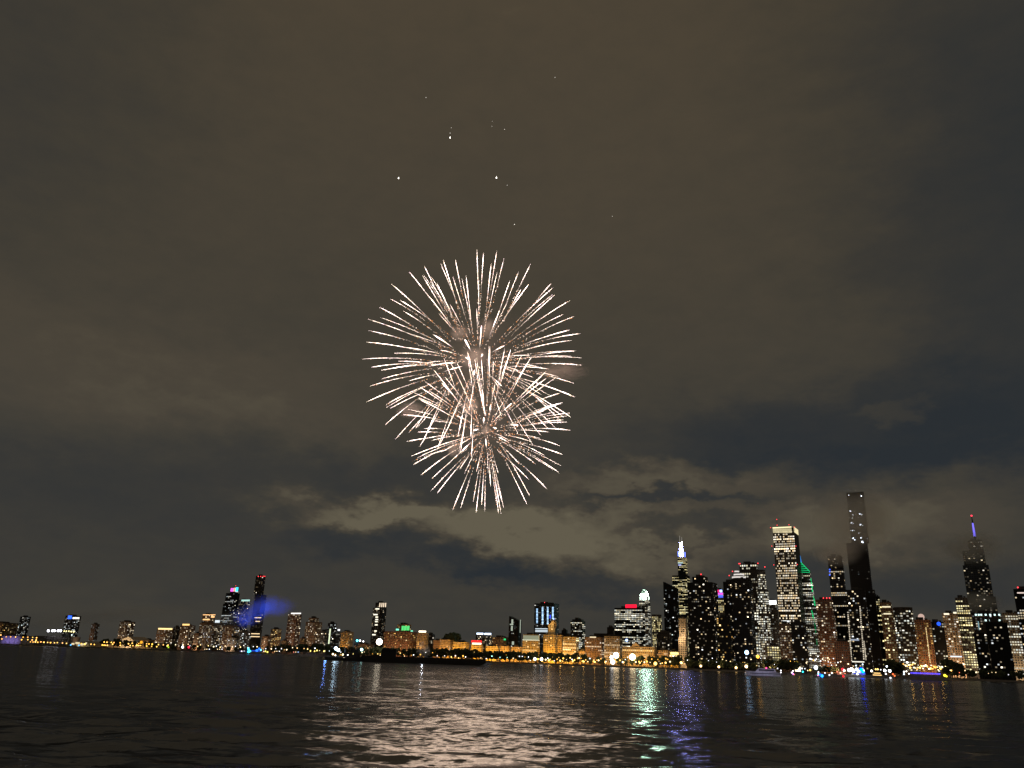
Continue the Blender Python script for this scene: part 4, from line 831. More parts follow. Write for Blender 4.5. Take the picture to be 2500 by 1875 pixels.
belt(16, 250, 425, 1559, 1571, 100, 'small dark tree among amber lamps', 'trees on the far left shore', 21)
belt(16, 430, 660, 1573, 1580, 75, 'dark shore tree', 'trees below the left towers', 22)
belt(16, 662, 800, 1575, 1574, 70, 'dark tree in the mound shaped grove', 'trees left of the tugboat', 23)
belt(44, 800, 1170, 1580, 1586, 90, 'dark park tree in the belt behind the barge', 'park trees behind the barge', 24, 2.5)
belt(30, 1170, 1430, 1588, 1598, 90, 'dark park tree in the central belt', 'park trees below the amber buildings', 25, 2.5)
belt(22, 1430, 1680, 1606, 1601, 60, 'dark tree among crowded lamps', 'trees among the centre right lamps', 26)
belt(18, 1680, 1850, 1610, 1618, 24, 'dark shore tree', 'trees at the foot of the black towers', 27)
belt(12, 1868, 1945, 1612, 1612, 22, 'dark rounded tree behind the shore lamps', 'trees behind the white yacht', 28)
belt(9, 1985, 2045, 1626, 1628, 14, 'greenish tree', 'trees below the brown balconied tower', 29)
belt(6, 2168, 2200, 1612, 1618, 14, 'tall dark tree left of the festoon lamps', 'trees left of the festoon lamps', 30)
belt(7, 2308, 2345, 1612, 1622, 12, 'tall dark tree right of the violet boat', 'trees right of the violet boat', 31)
belt(14, 2350, 2510, 1634, 1640, 12, 'dark shore tree at far right', 'trees at the far right edge', 32)
belt(2, 1100, 1112, 1546, 1550, 420, 'dark tree crown rising above the amber rooftops', 'trees above the amber rooftops', 33, 1)

# ------------------------------------------------------------------ boats
def boat_root(name, px, py, y, label, rz=0.0, cat='boat', group=None):
    p = at_y(px, py, y); root = empty(name, (p.x, p.y, 0.0), rz - math.atan2(p.x, p.y)); tag(root, label, cat, group); return root
def part(root, name, mat, fn, label=None):
    mb = MB(); fn(mb); o = mb.build(name, mat, root)
    if label: o['label'] = label
    return o
def blamp(root, x, y, z, r, color, st, name='deck_lamp', light=0, pole=1.5):
    mb = MB(); r *= .8; mb.tube([(x, y, z - pole), (x, y, z)], [.12, .1], 5, 0); mb.ball((x, y, z), r, 8, 6, 1); mb.build(name, [STEEL, emis(color, st, True)], root)
    if light:
        ld = bpy.data.lights.new('lamp_light', 'POINT'); ld.energy = light; ld.color = color; ld.shadow_soft_size = r
        lo = bpy.data.objects.new('lamp_light', ld); COL.objects.link(lo); lo.parent = root; lo.location = (x, y - r - .5, z + r + .4)
K = 835.0 / F                                # metres per picture pixel at the barge
def barge():
    b = boat_root('barge', 1036, 1612, 835, 'long low black fireworks barge silhouetted before the park', cat='barge')
    part(b, 'hull', HULLB, lambda m_: m_.prism([(-55, -1), (-61, 4.2), (60, 4.2), (60, 2.4), (53, -1)], -9, 9))
    part(b, 'deck', STEEL, lambda m_: m_.box(-60.5, 59.5, -8.8, 8.8, 4.203, 4.5))
    part(b, 'bulwark', HULLB, lambda m_: (m_.box(-61, 60, -9.2, -9.003, 3.2, 6.0), m_.box(-61, 60, 9.003, 9.2, 3.2, 6.0)))
    dh = part(b, 'deckhouse', HULLB, lambda m_: (m_.box(-42, -28, -5, 5, 4.503, 12.4), m_.box(-41, -33, -4, 4, 12.403, 13.4)))
    part(b, 'deckhouse_roof', STEEL, lambda m_: m_.box(-42.6, -27.4, -5.6, 5.6, 12.403, 12.7)).parent = dh
    for i in range(14):
        x = -22 + i * 5.8
        def rack(m_, x=x):
            m_.box(x - 1.8, x + 1.8, -4, 4, 4.503, 5.0)
            for a in range(3):
                for c in range(3): m_.tube([(x - 1.2 + a * 1.2, -3 + c * 3, 5.0), (x - 1.2 + a * 1.2, -3 + c * 3, R.uniform(6.2, 7.2))], [.32, .32], 6)
        part(b, 'mortar_rack', HULLB, rack)
    for x in (-59, -46, -10, 22, 48, 58): part(b, 'bollard', STEEL, lambda m_, x=x: (m_.tube([(x, -7.6, 4.5), (x, -7.6, 5.6)], [.4, .4], 6), m_.tube([(x + 1.2, -7.6, 4.5), (x + 1.2, -7.6, 5.6)], [.4, .4], 6)))
    for x in (-44, -20, 34): blamp(b, x, 9, 6.6, .45, (1, .75, .4), 3)
barge()
def tug():
    b = boat_root('tugboat', 846, 1608, 838, 'dark tugboat with a tall mast and blazing blue white lamps', cat='tugboat')
    part(b, 'hull', HULLB, lambda m_: m_.prism([(-19, -1), (-21.5, 3.2), (-16, 3.0), (8, 3.4), (20.5, 5.4), (21, 4.6), (19.5, -1)], -4.5, 4.5))
    part(b, 'rubbing_strake', HULLB, lambda m_: m_.box(-20, 19, -4.8, -4.503, 2.2, 2.8))
    part(b, 'deckhouse', HULLB, lambda m_: m_.box(-4, 13, -3.2, 3.2, 3.403, 7.4))
    wh = part(b, 'wheelhouse', HULLB, lambda m_: m_.prism([(3.5, 7.403), (11, 7.403), (11.6, 11.4), (3.0, 11.4)], -2.6, 2.6))
    for i in range(4): part(b, 'window', GLASS, lambda m_, i=i: m_.box(3.9 + i * 1.8, 5.3 + i * 1.8, -2.66, -2.603, 9.0, 10.6)).parent = wh
    part(b, 'funnel', HULLB, lambda m_: m_.tube([(-1.5, 0, 7.3), (-1.9, 0, 12)], [1.3, 1.1], 10))
    part(b, 'mast', STEEL, lambda m_: (m_.tube([(9, 0, 11.4), (9.6, 0, 21.5)], [.5, .3], 8), m_.tube([(5.5, 0, 20.0), (13.4, 0, 20.5)], [.35, .35], 6), m_.tube([(6, 0, 11.4), (9.4, 0, 17)], [.2, .2], 5), m_.tube([(12.5, 0, 11.4), (9.5, 0, 17)], [.2, .2], 5), m_.box(6.5, 12.0, -1.2, 1.2, 17.8, 19.2), m_.box(5.8, 10.2, -1.0, 1.0, 15.4, 17.0)))
    part(b, 'towing_winch', STEEL, lambda m_: m_.tube([(-9, -2, 4.2), (-9, 2, 4.2)], [1.2, 1.2], 10))
    part(b, 'railing', STEEL, lambda m_: [m_.tube([(x, -4.2, 3.0), (x, -4.2, 4.3)], [.06, .06], 4) for x in range(-18, 8, 2)] + [m_.tube([(-18, -4.2, 4.3), (8, -4.2, 4.4)], [.06, .06], 4)])
    for (px, py, r_, c, st, li) in ((820, 1583, 1.9, (.55, .78, 1), 12, 3500), (826, 1587, 1.8, (.60, .80, 1), 12, 0), (872, 1564, 1.3, (.10, .70, 1), 6, 0), (879, 1564, 1.0, WHT, 5, 0), (887, 1566, .9, WHT, 4, 0), (883, 1586, 1.6, (.5, 1, .95), 8, 0),
                                    (838, 1598, 1.3, (1, .85, .45), 5, 0), (849, 1599, 1.3, (1, .95, .9), 5, 0), (862, 1597, 1.1, (1, .78, .25), 5, 0), (813, 1597, 1.1, (1, .75, .35), 5, 0), (819, 1600, .8, (1, .85, .8), 4, 0), (840, 1604, 1.0, (1, .8, .6), 2, 0), (832, 1587 + 5, .6, WHT, 2, 0), (884, 1593, .6, (1, .9, .5), 3, 0)):
        P = at_y(px, py, 838); l = Vector((P.x, P.y, 0)) - b.location; a = b.rotation_euler.z
        x = l.x * math.cos(a) + l.y * math.sin(a); blamp(b, x, -2.4, P.z, r_, c, st, 'deck_lamp', li, pole=2.0)
tug()
def cruiser(name, px, py, y, L, label, hull, lights, cabin=True, rows=1, group=None, hh=None, strip_=None):
    k = L / 20.0; b = boat_root(name, px, py, y, label, group=group)
    part(b, 'hull', hull, lambda m_: m_.prism([(-9 * k, -.6), (-10 * k, 2.6 * k), (-6 * k, 2.3 * k), (9.6 * k, 1.9 * k), (9.4 * k, -.6)], -2.4 * k, 2.4 * k))
    if cabin:
        for r_ in range(rows):
            z0 = 2.2 * k + r_ * 1.9 * k
            cb = part(b, 'cabin', hull, lambda m_, z0=z0, r_=r_: m_.prism([((-4.4 + r_) * k, z0), (7 * k - r_ * k, z0), (6.6 * k - r_ * k, z0 + 1.85 * k), ((-2.6 + r_) * k, z0 + 1.85 * k)], -1.9 * k, 1.9 * k))
            part(b, 'window_band', GLASS if not strip_ else emis(*strip_), lambda m_, z0=z0, r_=r_: m_.box((-2.4 + r_) * k, 5.9 * k - r_ * k, -1.96 * k, -1.903 * k, z0 + .6 * k, z0 + 1.35 * k)).parent = cb
    part(b, 'mast', STEEL, lambda m_: m_.tube([(2 * k, 0, 2 * k + rows * 1.9 * k - .4), (2.4 * k, 0, 4.4 * k + rows * 1.9 * k)], [.14 * k, .08 * k], 6))
    for (lx, py_, r_, c, st) in lights:
        P = at_y(lx, py_, y); l = Vector((P.x, P.y, 0)) - b.location; a = b.rotation_euler.z
        blamp(b, l.x * math.cos(a) + l.y * math.sin(a), -2.0 * k, max(P.z, .9), r_, c, st, 'lamp', pole=min(1.4, max(P.z, .9) - .2))
    return b
b = cruiser('motor_yacht', 1864, 1647, 800, 33, 'white motor yacht with a dark stripe moored below the dark towers', HULLW, [(1871, 1631, .8, (1, .05, .25), 4), (1906, 1637, .7, WHT, 4), (1906, 1642, .6, WHT, 4), (1898, 1632, .6, (.8, .8, 1), 3)])
part(b, 'hull_stripe', HULLB, lambda m_: m_.box(-12, 15, -4.02, -3.97, 1.9, 2.5))
ld = bpy.data.lights.new('boat_light', 'AREA'); ld.shape = 'RECTANGLE'; ld.size = 24; ld.size_y = 1; ld.energy = 350; ld.color = (.6, .58, 1); lo = bpy.data.objects.new('boat_light', ld); COL.objects.link(lo); lo.parent = b; lo.location = (0, -14, 4); lo.rotation_euler = (math.pi / 2, 0, 0)
BLU = (.03, .18, 1)
cruiser('patrol_boat', 620, 1593, 1900, 46, 'boat glowing bright blue and cyan on the left water', HULLG, [(606, 1583, 2.6, (.10, .75, 1), 4), (608, 1587, 2.4, (.05, .6, 1), 4), (607, 1591, 3.4, (.05, .7, 1), 4), (611, 1590, 2.4, (.05, .65, 1), 3.5), (627, 1588, 3.6, BLU, 2), (633, 1584, 3.0, BLU, 2), (637, 1587, 1.8, (.2, .7, 1), 4)], strip_=((.02, .10, 1), .9, False))
cruiser('small_boat', 590, 1591, 1900, 34, 'dim violet lit boat left of the blue glowing one', HULLG, [(590, 1590, 1.5, (1, .9, .85), 3), (596, 1590, 1.3, WHT, 3)], strip_=((.25, .2, 1), .5, False))
cruiser('small_boat', 650, 1593, 1900, 22, 'small boat with yellow lit canopy right of the blue glowing boat', HULLG, [(648, 1590, 2.0, (1, .85, .15), 2.2), (653, 1592, 2.2, (1, .85, .15), 2.2), (644, 1590, 1.1, WHT, 2)], rows=1)
cruiser('small_boat', 412, 1582, 2300, 26, 'small boat with a green and yellow lamp on the far left water', HULLG, [(408, 1577, 1.8, (1, .85, .2), 3), (411, 1580, 2.6, (.45, .8, .03), 1.6)])
cruiser('small_boat', 447, 1583, 2250, 26, 'small boat with a bright white lamp left of the red lamp', HULLG, [(446, 1580, 3.4, (1, .92, .85), 6), (446, 1575, 1.6, WHT, 3)])
cruiser('small_boat', 462, 1584, 2250, 26, 'small boat glowing red on the left water', HULLG, [(461, 1580, 3.6, (1, .02, .05), 2.2), (474, 1578, 1.5, WHT, 3)])
for (x, y, lab) in ((505, 1588, 'low pale tour boat moored below the twin penthouse tower'), (536, 1588, 'low white boat left of the violet lit boat'), (676, 1593, 'low boat with three white lamps left of the grove'), (722, 1595, 'small boat with red and blue lamps below the grove')):
    cruiser('small_boat', x, y, 2000, 30, lab, HULLG, [(x - 5, y - 3, 1.1, WRM if x < 700 else (1, .3, .2), 2.5), (x, y - 3, 1.1, WRM, 2.5), (x + 6, y - 3, 1.2, WHT if x < 700 else (.4, .6, 1), 2.5)])
cruiser('small_boat', 755, 1598, 1500, 34, 'boat with a row of yellow lamps left of the tugboat', HULLG, [(758, 1589, 1.4, (1, .75, .15), 3), (768, 1590, 1.4, (1, .75, .15), 3), (774, 1588, 1.6, (1, .75, .15), 3), (791, 1590, 1.5, (1, .75, .2), 3)])
# right hand fleet
D1 = 1090
cruiser('small_boat', 1939, 1648, D1, 18, 'small boat with pink and white lamps left of the kiosk', HULLG, [(1933, 1642, 1.0, (1, .8, 1), 4), (1936, 1638, .9, (1, .9, 1), 4), (1936, 1645, 1.2, (.8, .25, 1), 3), (1939, 1647, .8, (1, .3, .1), 3)])
cruiser('small_boat', 1962, 1646, D1, 16, 'small boat with a teal lamp right of the kiosk', HULLG, [(1960, 1640, 1.4, (.05, .8, .9), 2.5), (1958, 1632, 1.0, WHT, 4), (1972, 1637, .8, WRM, 3), (1978, 1636, 1.4, (1, .6, .12), 3)])
cruiser('small_boat', 2005, 1653, 900, 17, 'small boat glowing solid blue beside pink lamps', HULLG, [(2007, 1650, 1.9, (.02, .30, 1), 3.5), (2003, 1648, 1.7, (.02, .15, 1), 2), (1998, 1645, .9, (.3, .9, 1), 4), (1997, 1649, .8, (1, .3, .6), 3), (1998, 1641, .8, (1, .8, 1), 4)])
cruiser('small_boat', 2026, 1652, D1, 14, 'small grey boat with white lamps left of the red lit tour boat', HULLG, [(2025, 1648, 1.0, WHT, 4), (2031, 1643, 1.2, (.9, 1, .9), 2.5), (2014, 1643, .9, WHT, 3)])
cruiser('tour_boat', 2050, 1655, 1060, 22, 'tour boat glowing red and salmon at the left of the bright fleet', HULLG, [(2057, 1634, 2.0, (1, .03, .05), 2.2), (2061, 1637, 1.7, (1, .75, .55), 6), (2059, 1651, 1.6, (1, .02, .03), 2.6), (2052, 1643, 1.0, WRM, 4), (2044, 1640, 1.3, (1, .28, .14), 1.4), (2063, 1645, 1.3, (1, .25, .14), 1.6)], rows=2, strip_=((1, .30, .18), .9, False))
cruiser('tour_boat', 2092, 1655, 1050, 30, 'tour boat with blazing white and blue lamps in the middle of the fleet', HULLW, [(2073, 1636, 2.4, (.9, .95, 1), 8), (2079, 1634, 2.4, (.95, .97, 1), 8), (2083, 1638, 2.0, (.9, .95, 1), 8), (2091, 1634, 1.9, (.9, .97, 1), 8), (2096, 1639, 2.0, (.7, .9, 1), 8), (2103, 1635, 2.4, (0, .035, 1), 30), (2107, 1640, 2.0, (0, .05, 1), 24), (2093, 1646, 1.2, WHT, 6), (2090, 1625, 1.0, (.7, .9, 1), 4), (2109, 1637, 1.1, WHT, 4), (2071, 1621, 1.0, WRM, 4), (2106, 1622, 1.0, (.7, .85, 1), 3)], rows=2, strip_=((.10, .14, 1), .8, False))
cruiser('tour_boat', 2138, 1656, 1040, 24, 'tour boat with two decks of yellow windows', HULLG, [(2128, 1638, 1.6, (1, .85, .6), 6), (2138, 1634, 1.1, (1, .62, .15), 4), (2143, 1634, 1.1, (1, .66, .2), 4), (2150, 1635, .8, WHT, 3)], rows=2, strip_=((1, .62, .22), 1.8, False))
cruiser('tour_boat', 2166, 1655, 1035, 18, 'boat with two blazing white lamps right of the yellow windowed boat', HULLG, [(2160, 1637, 1.9, (.85, .92, 1), 8), (2172, 1638, 2.0, (.9, .95, 1), 8), (2165, 1627, 1.2, (.85, .92, 1), 6), (2163, 1645, 1.2, (1, .85, .8), 4), (2174, 1655, 1.2, WHT, 4), (2180, 1646, 1.3, (1, .16, .05), 2), (2184, 1650, 1.2, (1, .2, .06), 2)])
cruiser('small_boat', 2208, 1650, 1020, 14, 'small boat with white lamps left of the violet boat', HULLG, [(2207, 1640, 1.1, (.9, .92, 1), 5), (2213, 1639, 1.0, (1, .9, .8), 4), (2207, 1646, 1.0, (.7, .85, 1), 4), (2219, 1645, .9, WHT, 4)])
b = cruiser('tour_boat', 2262, 1657, 1000, 38, 'long tour boat wrapped in violet blue light at right', HULLG, [(2306, 1649, 1.8, (1, .85, .05), 2.4), (2310, 1651, 1.4, (1, .85, .05), 2)], cabin=False, rows=0)
part(b, 'cabin', HULLG, lambda m_: m_.prism([(-17, 3.6), (16, 3.4), (15.5, 6.4), (-16, 6.6)], -3, 3))
part(b, 'canopy', ROOF, lambda m_: m_.box(-16.5, 15.5, -3.6, 3.6, 8.4, 8.7))
for i in range(6): part(b, 'canopy_post', STEEL, lambda m_, i=i: m_.tube([(-15 + i * 6, -3.2, 6.4), (-15 + i * 6, -3.2, 8.4)], [.12, .12], 5))
for i in range(13): part(b, 'light_segment', emis((.10, .07, 1), 1.4 + .9 * (i * 7 % 5) / 5, True), lambda m_, i=i: m_.box(-16.4 + i * 2.45, -14.2 + i * 2.45, -3.7, -3.603, 6.9, 8.38))

# ------------------------------------------------------------------ fireworks
def burst(name, label, cpx, cpy, depth, rad_px, rays, power):
    C0 = at_depth(cpx, cpy, depth); root = empty(name, C0); tag(root, label, 'firework'); kpx = depth / F
    g = random.Random(int(cpx + cpy)); em = MB()
    cxc, cyc = (cpx - 850) / .42194, (cpy - 580) / .42194; rays = list(rays)
    for i in range(46):
        a = g.uniform(0, 6.283); ro = math.sqrt(g.uniform(.05, .98)) * rad_px / .42194; ri = ro * g.uniform(.35, .6)
        rays.append((cxc + ro * math.cos(a), cyc + ro * math.sin(a), cxc + ri * math.cos(a), cyc + ri * math.sin(a), g.uniform(.35, .6)))
    for (tx, ty, ix, iy, wd) in rays:
        tx, ty, ix, iy = 850 + tx * .42194, 580 + ty * .42194, 850 + ix * .42194, 580 + iy * .42194
        rho_t = min(math.hypot(tx - cpx, ty - cpy) / rad_px, 1.0); zt = math.sqrt(max(0, 1 - rho_t ** 2)) * g.choice((-1, 1))
        if wd > 1.5: zt = -abs(zt)
        rho_i = math.hypot(ix - cpx, iy - cpy) / rad_px; f = min(1, rho_i / max(rho_t, .05)); zi = zt * min(f, .9)
        Pt = at_depth(tx, ty, depth + zt * rad_px * kpx) - C0; Pi = at_depth(ix, iy, depth + zi * rad_px * kpx) - C0
        L = math.hypot(tx - ix, ty - iy) * kpx
        up = UPV * (L * .022 * abs(tx - ix) / (math.hypot(tx - ix, ty - iy) + 1))
        P = lambda t_: Pi.lerp(Pt, t_) + up * (4 * t_ * (1 - t_))
        mb = MB(); n = 30 if wd <= 1.5 else 8
        a0 = g.uniform(-.12, .22) if wd <= 1.5 else 0.0
        pts = []; rad = []; cols = []
        hot = g.uniform(.6, 1.3)
        for i in range(n + 1):
            t_ = a0 + (1 - a0) * i / n; q_ = (t_ - a0) / (1 - a0)
            pts.append(P(t_))
            prof = (.22 + .78 * min(1, q_ * 1.5)) * min(1, (1 - q_) * 6 + .05)
            rad.append(max(.04, 0.45 * kpx * wd * prof * g.uniform(.5, 1.3)))
            fl = g.uniform(.45, 1.25) * (.12 + .88 * min(1, q_ * 1.7) ** 1.5); e = 10.0 * hot * fl
            cols.append((e, e * g.uniform(.70, .84), e * g.uniform(.56, .76)))
        mb.tube(pts, rad, 5, 0, cols=cols)
        mb.build('streak', SPARK, root)
        if wd <= 1.5:
            for i in range(int(L / kpx / 2.8) + 8):
                t_ = g.uniform(-.28, .96) if g.random() < .75 else g.uniform(-.5, .2)
                c = P(max(t_, -.6)) + (RGT * g.gauss(0, 1) + UPV * (g.gauss(0, 1) - .5)) * kpx * .8
                o_ = g.random(); e = g.uniform(.5, 2.6)
                em.octa(c, kpx * g.uniform(.28, .70), 0, (e * 1.8, e * .62, e * .14) if o_ < .36 else (e * 2.6, e * 2.0, e * 1.65))
    tag(em.build('embers', EMBER, root), kind='stuff')
    ld = bpy.data.lights.new('burst_light', 'POINT'); ld.energy = power; ld.color = (1, .73, .54); ld.shadow_soft_size = rad_px * kpx * 1.0
    lo = bpy.data.objects.new('burst_light', ld); COL.objects.link(lo); lo.parent = root
UP = [(745, 70, 755, 370), (783, 90, 765, 360), (860, 75, 805, 430), (902, 120, 850, 330), (828, 150, 800, 400), (862, 200, 797, 500), (550, 130, 640, 420), (535, 150, 615, 340), (620, 128, 660, 330), (605, 225, 700, 530), (682, 220, 715, 520),
 (440, 165, 540, 370), (355, 200, 480, 360), (430, 220, 600, 510), (512, 262, 610, 470), (250, 268, 480, 480), (245, 355, 390, 440), (300, 362, 520, 510), (320, 425, 480, 530), (180, 402, 430, 550), (115, 472, 510, 625), (118, 538, 430, 625), (105, 605, 420, 655), (330, 635, 560, 680), (80, 703, 420, 705), (135, 750, 400, 728), (290, 715, 520, 735), (190, 768, 500, 735),
 (125, 860, 400, 795), (105, 952, 420, 830), (235, 955, 470, 850), (240, 990, 450, 890), (350, 830, 520, 790), (215, 1082, 420, 920), (272, 1168, 470, 960), (415, 1210, 560, 940), (515, 1230, 610, 950), (650, 1240, 700, 900), (390, 1105, 520, 900), (430, 1190, 590, 830), (530, 1200, 625, 1000), (635, 1150, 690, 890), (710, 1155, 716, 960), (690, 660, 730, 830), (770, 700, 785, 900),
 (985, 200, 900, 420), (1055, 155, 950, 370), (1045, 270, 880, 500), (1000, 300, 920, 440), (1185, 290, 950, 510), (1175, 265, 1060, 400), (1195, 332, 930, 580), (1285, 362, 990, 560), (1305, 457, 1060, 570), (1280, 535, 960, 640), (1345, 555, 1080, 610), (1225, 603, 990, 660), (1318, 655, 960, 705), (1350, 738, 1040, 733), (1160, 760, 890, 745), (1215, 805, 1040, 770), (1310, 922, 980, 810), (1290, 1040, 950, 840), (1115, 1145, 930, 920), (1160, 1110, 960, 900), (1230, 1060, 1000, 850), (885, 1030, 840, 900), (890, 860, 825, 800), (795, 1030, 745, 810), (935, 250, 870, 440), (460, 330, 590, 500)]
UPS = [(772, 508, 760, 650, 1.8), (675, 590, 712, 660, 2.6), (905, 625, 830, 665, 2.0), (490, 560, 610, 640, 2.0), (678, 693, 712, 708, 2.8), (780, 672, 766, 696, 2.8), (732, 765, 725, 806, 2.4), (875, 425, 818, 570, 1.6), (620, 725, 500, 735, 1.6), (660, 745, 545, 780, 1.6)]
LO = [(1050, 705, 890, 1000), (1145, 775, 930, 990), (1145, 815, 980, 950), (905, 640, 855, 930), (820, 630, 815, 850), (940, 650, 880, 850), (840, 715, 835, 860), (630, 725, 720, 930), (555, 700, 630, 900), (690, 680, 745, 1040), (630, 795, 745, 1045), (495, 765, 650, 970), (540, 840, 660, 970), (415, 865, 620, 1010), (410, 935, 640, 1060), (318, 1025, 560, 1060), (440, 1105, 570, 1110), (405, 1125, 560, 1130), (340, 1180, 580, 1150), (365, 1265, 720, 1145), (375, 1315, 560, 1220), (420, 1375, 610, 1235), (485, 1395, 630, 1265), (480, 1465, 680, 1260), (515, 1480, 660, 1300), (605, 1575, 715, 1310), (645, 1340, 725, 1225),
 (740, 1590, 770, 1340), (772, 1545, 785, 1340), (742, 1355, 770, 1240), (825, 1440, 815, 1290), (885, 1600, 820, 1230), (870, 1595, 845, 1380), (890, 1530, 850, 1370), (1035, 1545, 910, 1290), (1050, 1495, 915, 1250), (1045, 1400, 870, 1235), (1150, 1455, 990, 1300), (1220, 1360, 1010, 1225), (1135, 1260, 970, 1180), (1240, 1255, 1000, 1185), (1225, 1205, 1080, 1160), (1085, 1310, 900, 1185), (1285, 1115, 1060, 1105), (1165, 1125, 920, 1115), (1245, 1055, 1080, 1075), (1285, 1015, 1020, 1060), (1240, 955, 1040, 1030), (1225, 900, 1060, 960), (1200, 970, 1000, 1060), (560, 1230, 430, 1270), (1140, 1000, 1000, 1050), (460, 1160, 590, 1140)]
LOS = [(985, 1085, 920, 1087, 1.8), (785, 1040, 782, 1085, 2.2), (725, 1117, 760, 1107, 2.6), (857, 1105, 835, 1097, 2.6), (870, 1155, 930, 1185, 1.8), (795, 1165, 800, 1220, 2.2), (660, 1235, 715, 1180, 1.8), (945, 960, 890, 1010, 1.9), (825, 970, 818, 1012, 1.8)]
g_ = random.Random(77)
vary = lambda rows: [(*r, g_.choice((.7, .85, 1.0, 1.0, 1.2, 1.35))) for r in rows]
burst('firework_burst', 'upper and larger of two white gold firework bursts', 850 + 755 * .42194, 580 + 700 * .42194, 900, 268, vary(UP) + UPS, 7.0e5)
burst('firework_burst', 'lower and smaller firework burst overlapping the larger one above', 850 + 797 * .42194, 580 + 1110 * .42194, 880, 212, vary(LO) + LOS, 5.0e5)
for (px, py, r_, st) in ((1099, 336, .9, 5), (1099, 325, .45, 2.5), (1102, 312, .4, 2), (973, 435, .9, 6), (1212, 434, .95, 6), (1040, 238, .65, 1.2), (1355, 189, .7, 1.0), (1256, 548, .55, 2.5), (1232, 316, .5, 2), (1201, 308, .4, 1.5), (1202, 296, .35, 1.5), (1238, 452, .4, 2), (1495, 528, .45, 1.5)):
    P = at_depth(px, py, 900); mb = MB(); r_ *= .62 if st >= 5 else .45; mb.ball((0, 0, 0), r_, 8, 6, sz=1.7); mb.tube([(0, 0, r_ * 1.6), (.2 * r_, 0, r_ * 3.2)], [r_ * .25, r_ * .06], 5)
    o = mb.build('spark', emis((1, .93, .82), st, False)); o.location = P; tag(o, 'tiny white spark drifting alone in the sky above the bursts', 'spark', 'loose sparks above the bursts')

# ------------------------------------------------------------------ smoke and low cloud
def vol(name, color, dens, nscale, lo, hi, aniso=0.0, edge=(1.0, .25)):
    mt = bpy.data.materials.new(name); mt.use_nodes = True; nt = mt.node_tree; nt.nodes.clear(); t = NT(nt)
    oc = t.n('ShaderNodeTexCoord').outputs['Object']
    ln = t.n('ShaderNodeVectorMath', operation='LENGTH'); nt.links.new(oc, ln.inputs[0])
    fall = t.n('ShaderNodeMapRange'); fall.interpolation_type = 'SMOOTHSTEP'; nt.links.new(ln.outputs['Value'], fall.inputs[0])
    fall.inputs[1].default_value = edge[0]; fall.inputs[2].default_value = edge[1]; fall.inputs[3].default_value = 0; fall.inputs[4].default_value = 1
    nz = t.noise(oc, nscale, 3, .55)[0]
    mr = t.n('ShaderNodeMapRange'); nt.links.new(nz, mr.inputs[0]); mr.inputs[1].default_value = lo; mr.inputs[2].default_value = hi
    v = t.n('ShaderNodeVolumePrincipled'); v.inputs['Color'].default_value = (*color, 1); v.inputs['Anisotropy'].default_value = aniso
    nt.links.new(t.m('MULTIPLY', t.m('MULTIPLY', fall.outputs[0], mr.outputs[0]), dens), v.inputs['Density'])
    o = t.n('ShaderNodeOutputMaterial'); nt.links.new(v.outputs[0], o.inputs['Volume'])
    return mt
mb = MB(); mb.ball((0, 0, 0), 1.0, 16, 10); BALL = mb.mesh('cloud_bound', [])
def puff(name, px, py, depth, rx, ry, rz, mat, label, cat, group=None, tilt=0.0, kind=None):
    me = BALL.copy(); me.materials.append(mat); o = bpy.data.objects.new(name, me); COL.objects.link(o)
    o.location = at_depth(px, py, depth); o.scale = (rx, ry, rz); o.rotation_euler = (0, tilt, 0)
    tag(o, label, cat, group, kind); return o
SM = vol('firework_smoke', (.70, .63, .62), .075, 1.4, .34, .66, 0)
for (x, y, a, c, lab) in ((1155, 872, 20, 16, 'pale smoke puff at the heart of the upper burst'), (1000, 1000, 20, 11, 'smoke puff at the left side between the two bursts'), (1148, 990, 12, 13, 'smoke puff just above the lower burst centre'), (1108, 1094, 10, 12, 'smoke puff low left of the lower burst centre'), (1186, 1050, 7, 6, 'small round smoke puff at the lower burst centre'), (1122, 812, 13, 11, 'smoke puff above left of the upper burst centre'), (1190, 800, 13, 14, 'smoke puff above right of the upper burst centre'), (1375, 905, 34, 14, 'faint smoke drifting right of the upper burst')):
    puff('smoke_puff', x, y, 905, a, 14, c, SM, lab, 'smoke', 'smoke puffs of the fireworks')
GLW = vol('firework_haze', (.72, .63, .63), .0028, 1.2, .25, .75, 0, (1.0, .0))
puff('smoke_haze', 1160, 880, 905, 92, 60, 92, GLW, 'thin mauve smoke filling the upper burst', 'smoke', 'smoke puffs of the fireworks')
puff('smoke_haze', 1180, 1040, 885, 70, 50, 60, GLW, 'thin mauve smoke filling the lower burst', 'smoke', 'smoke puffs of the fireworks')
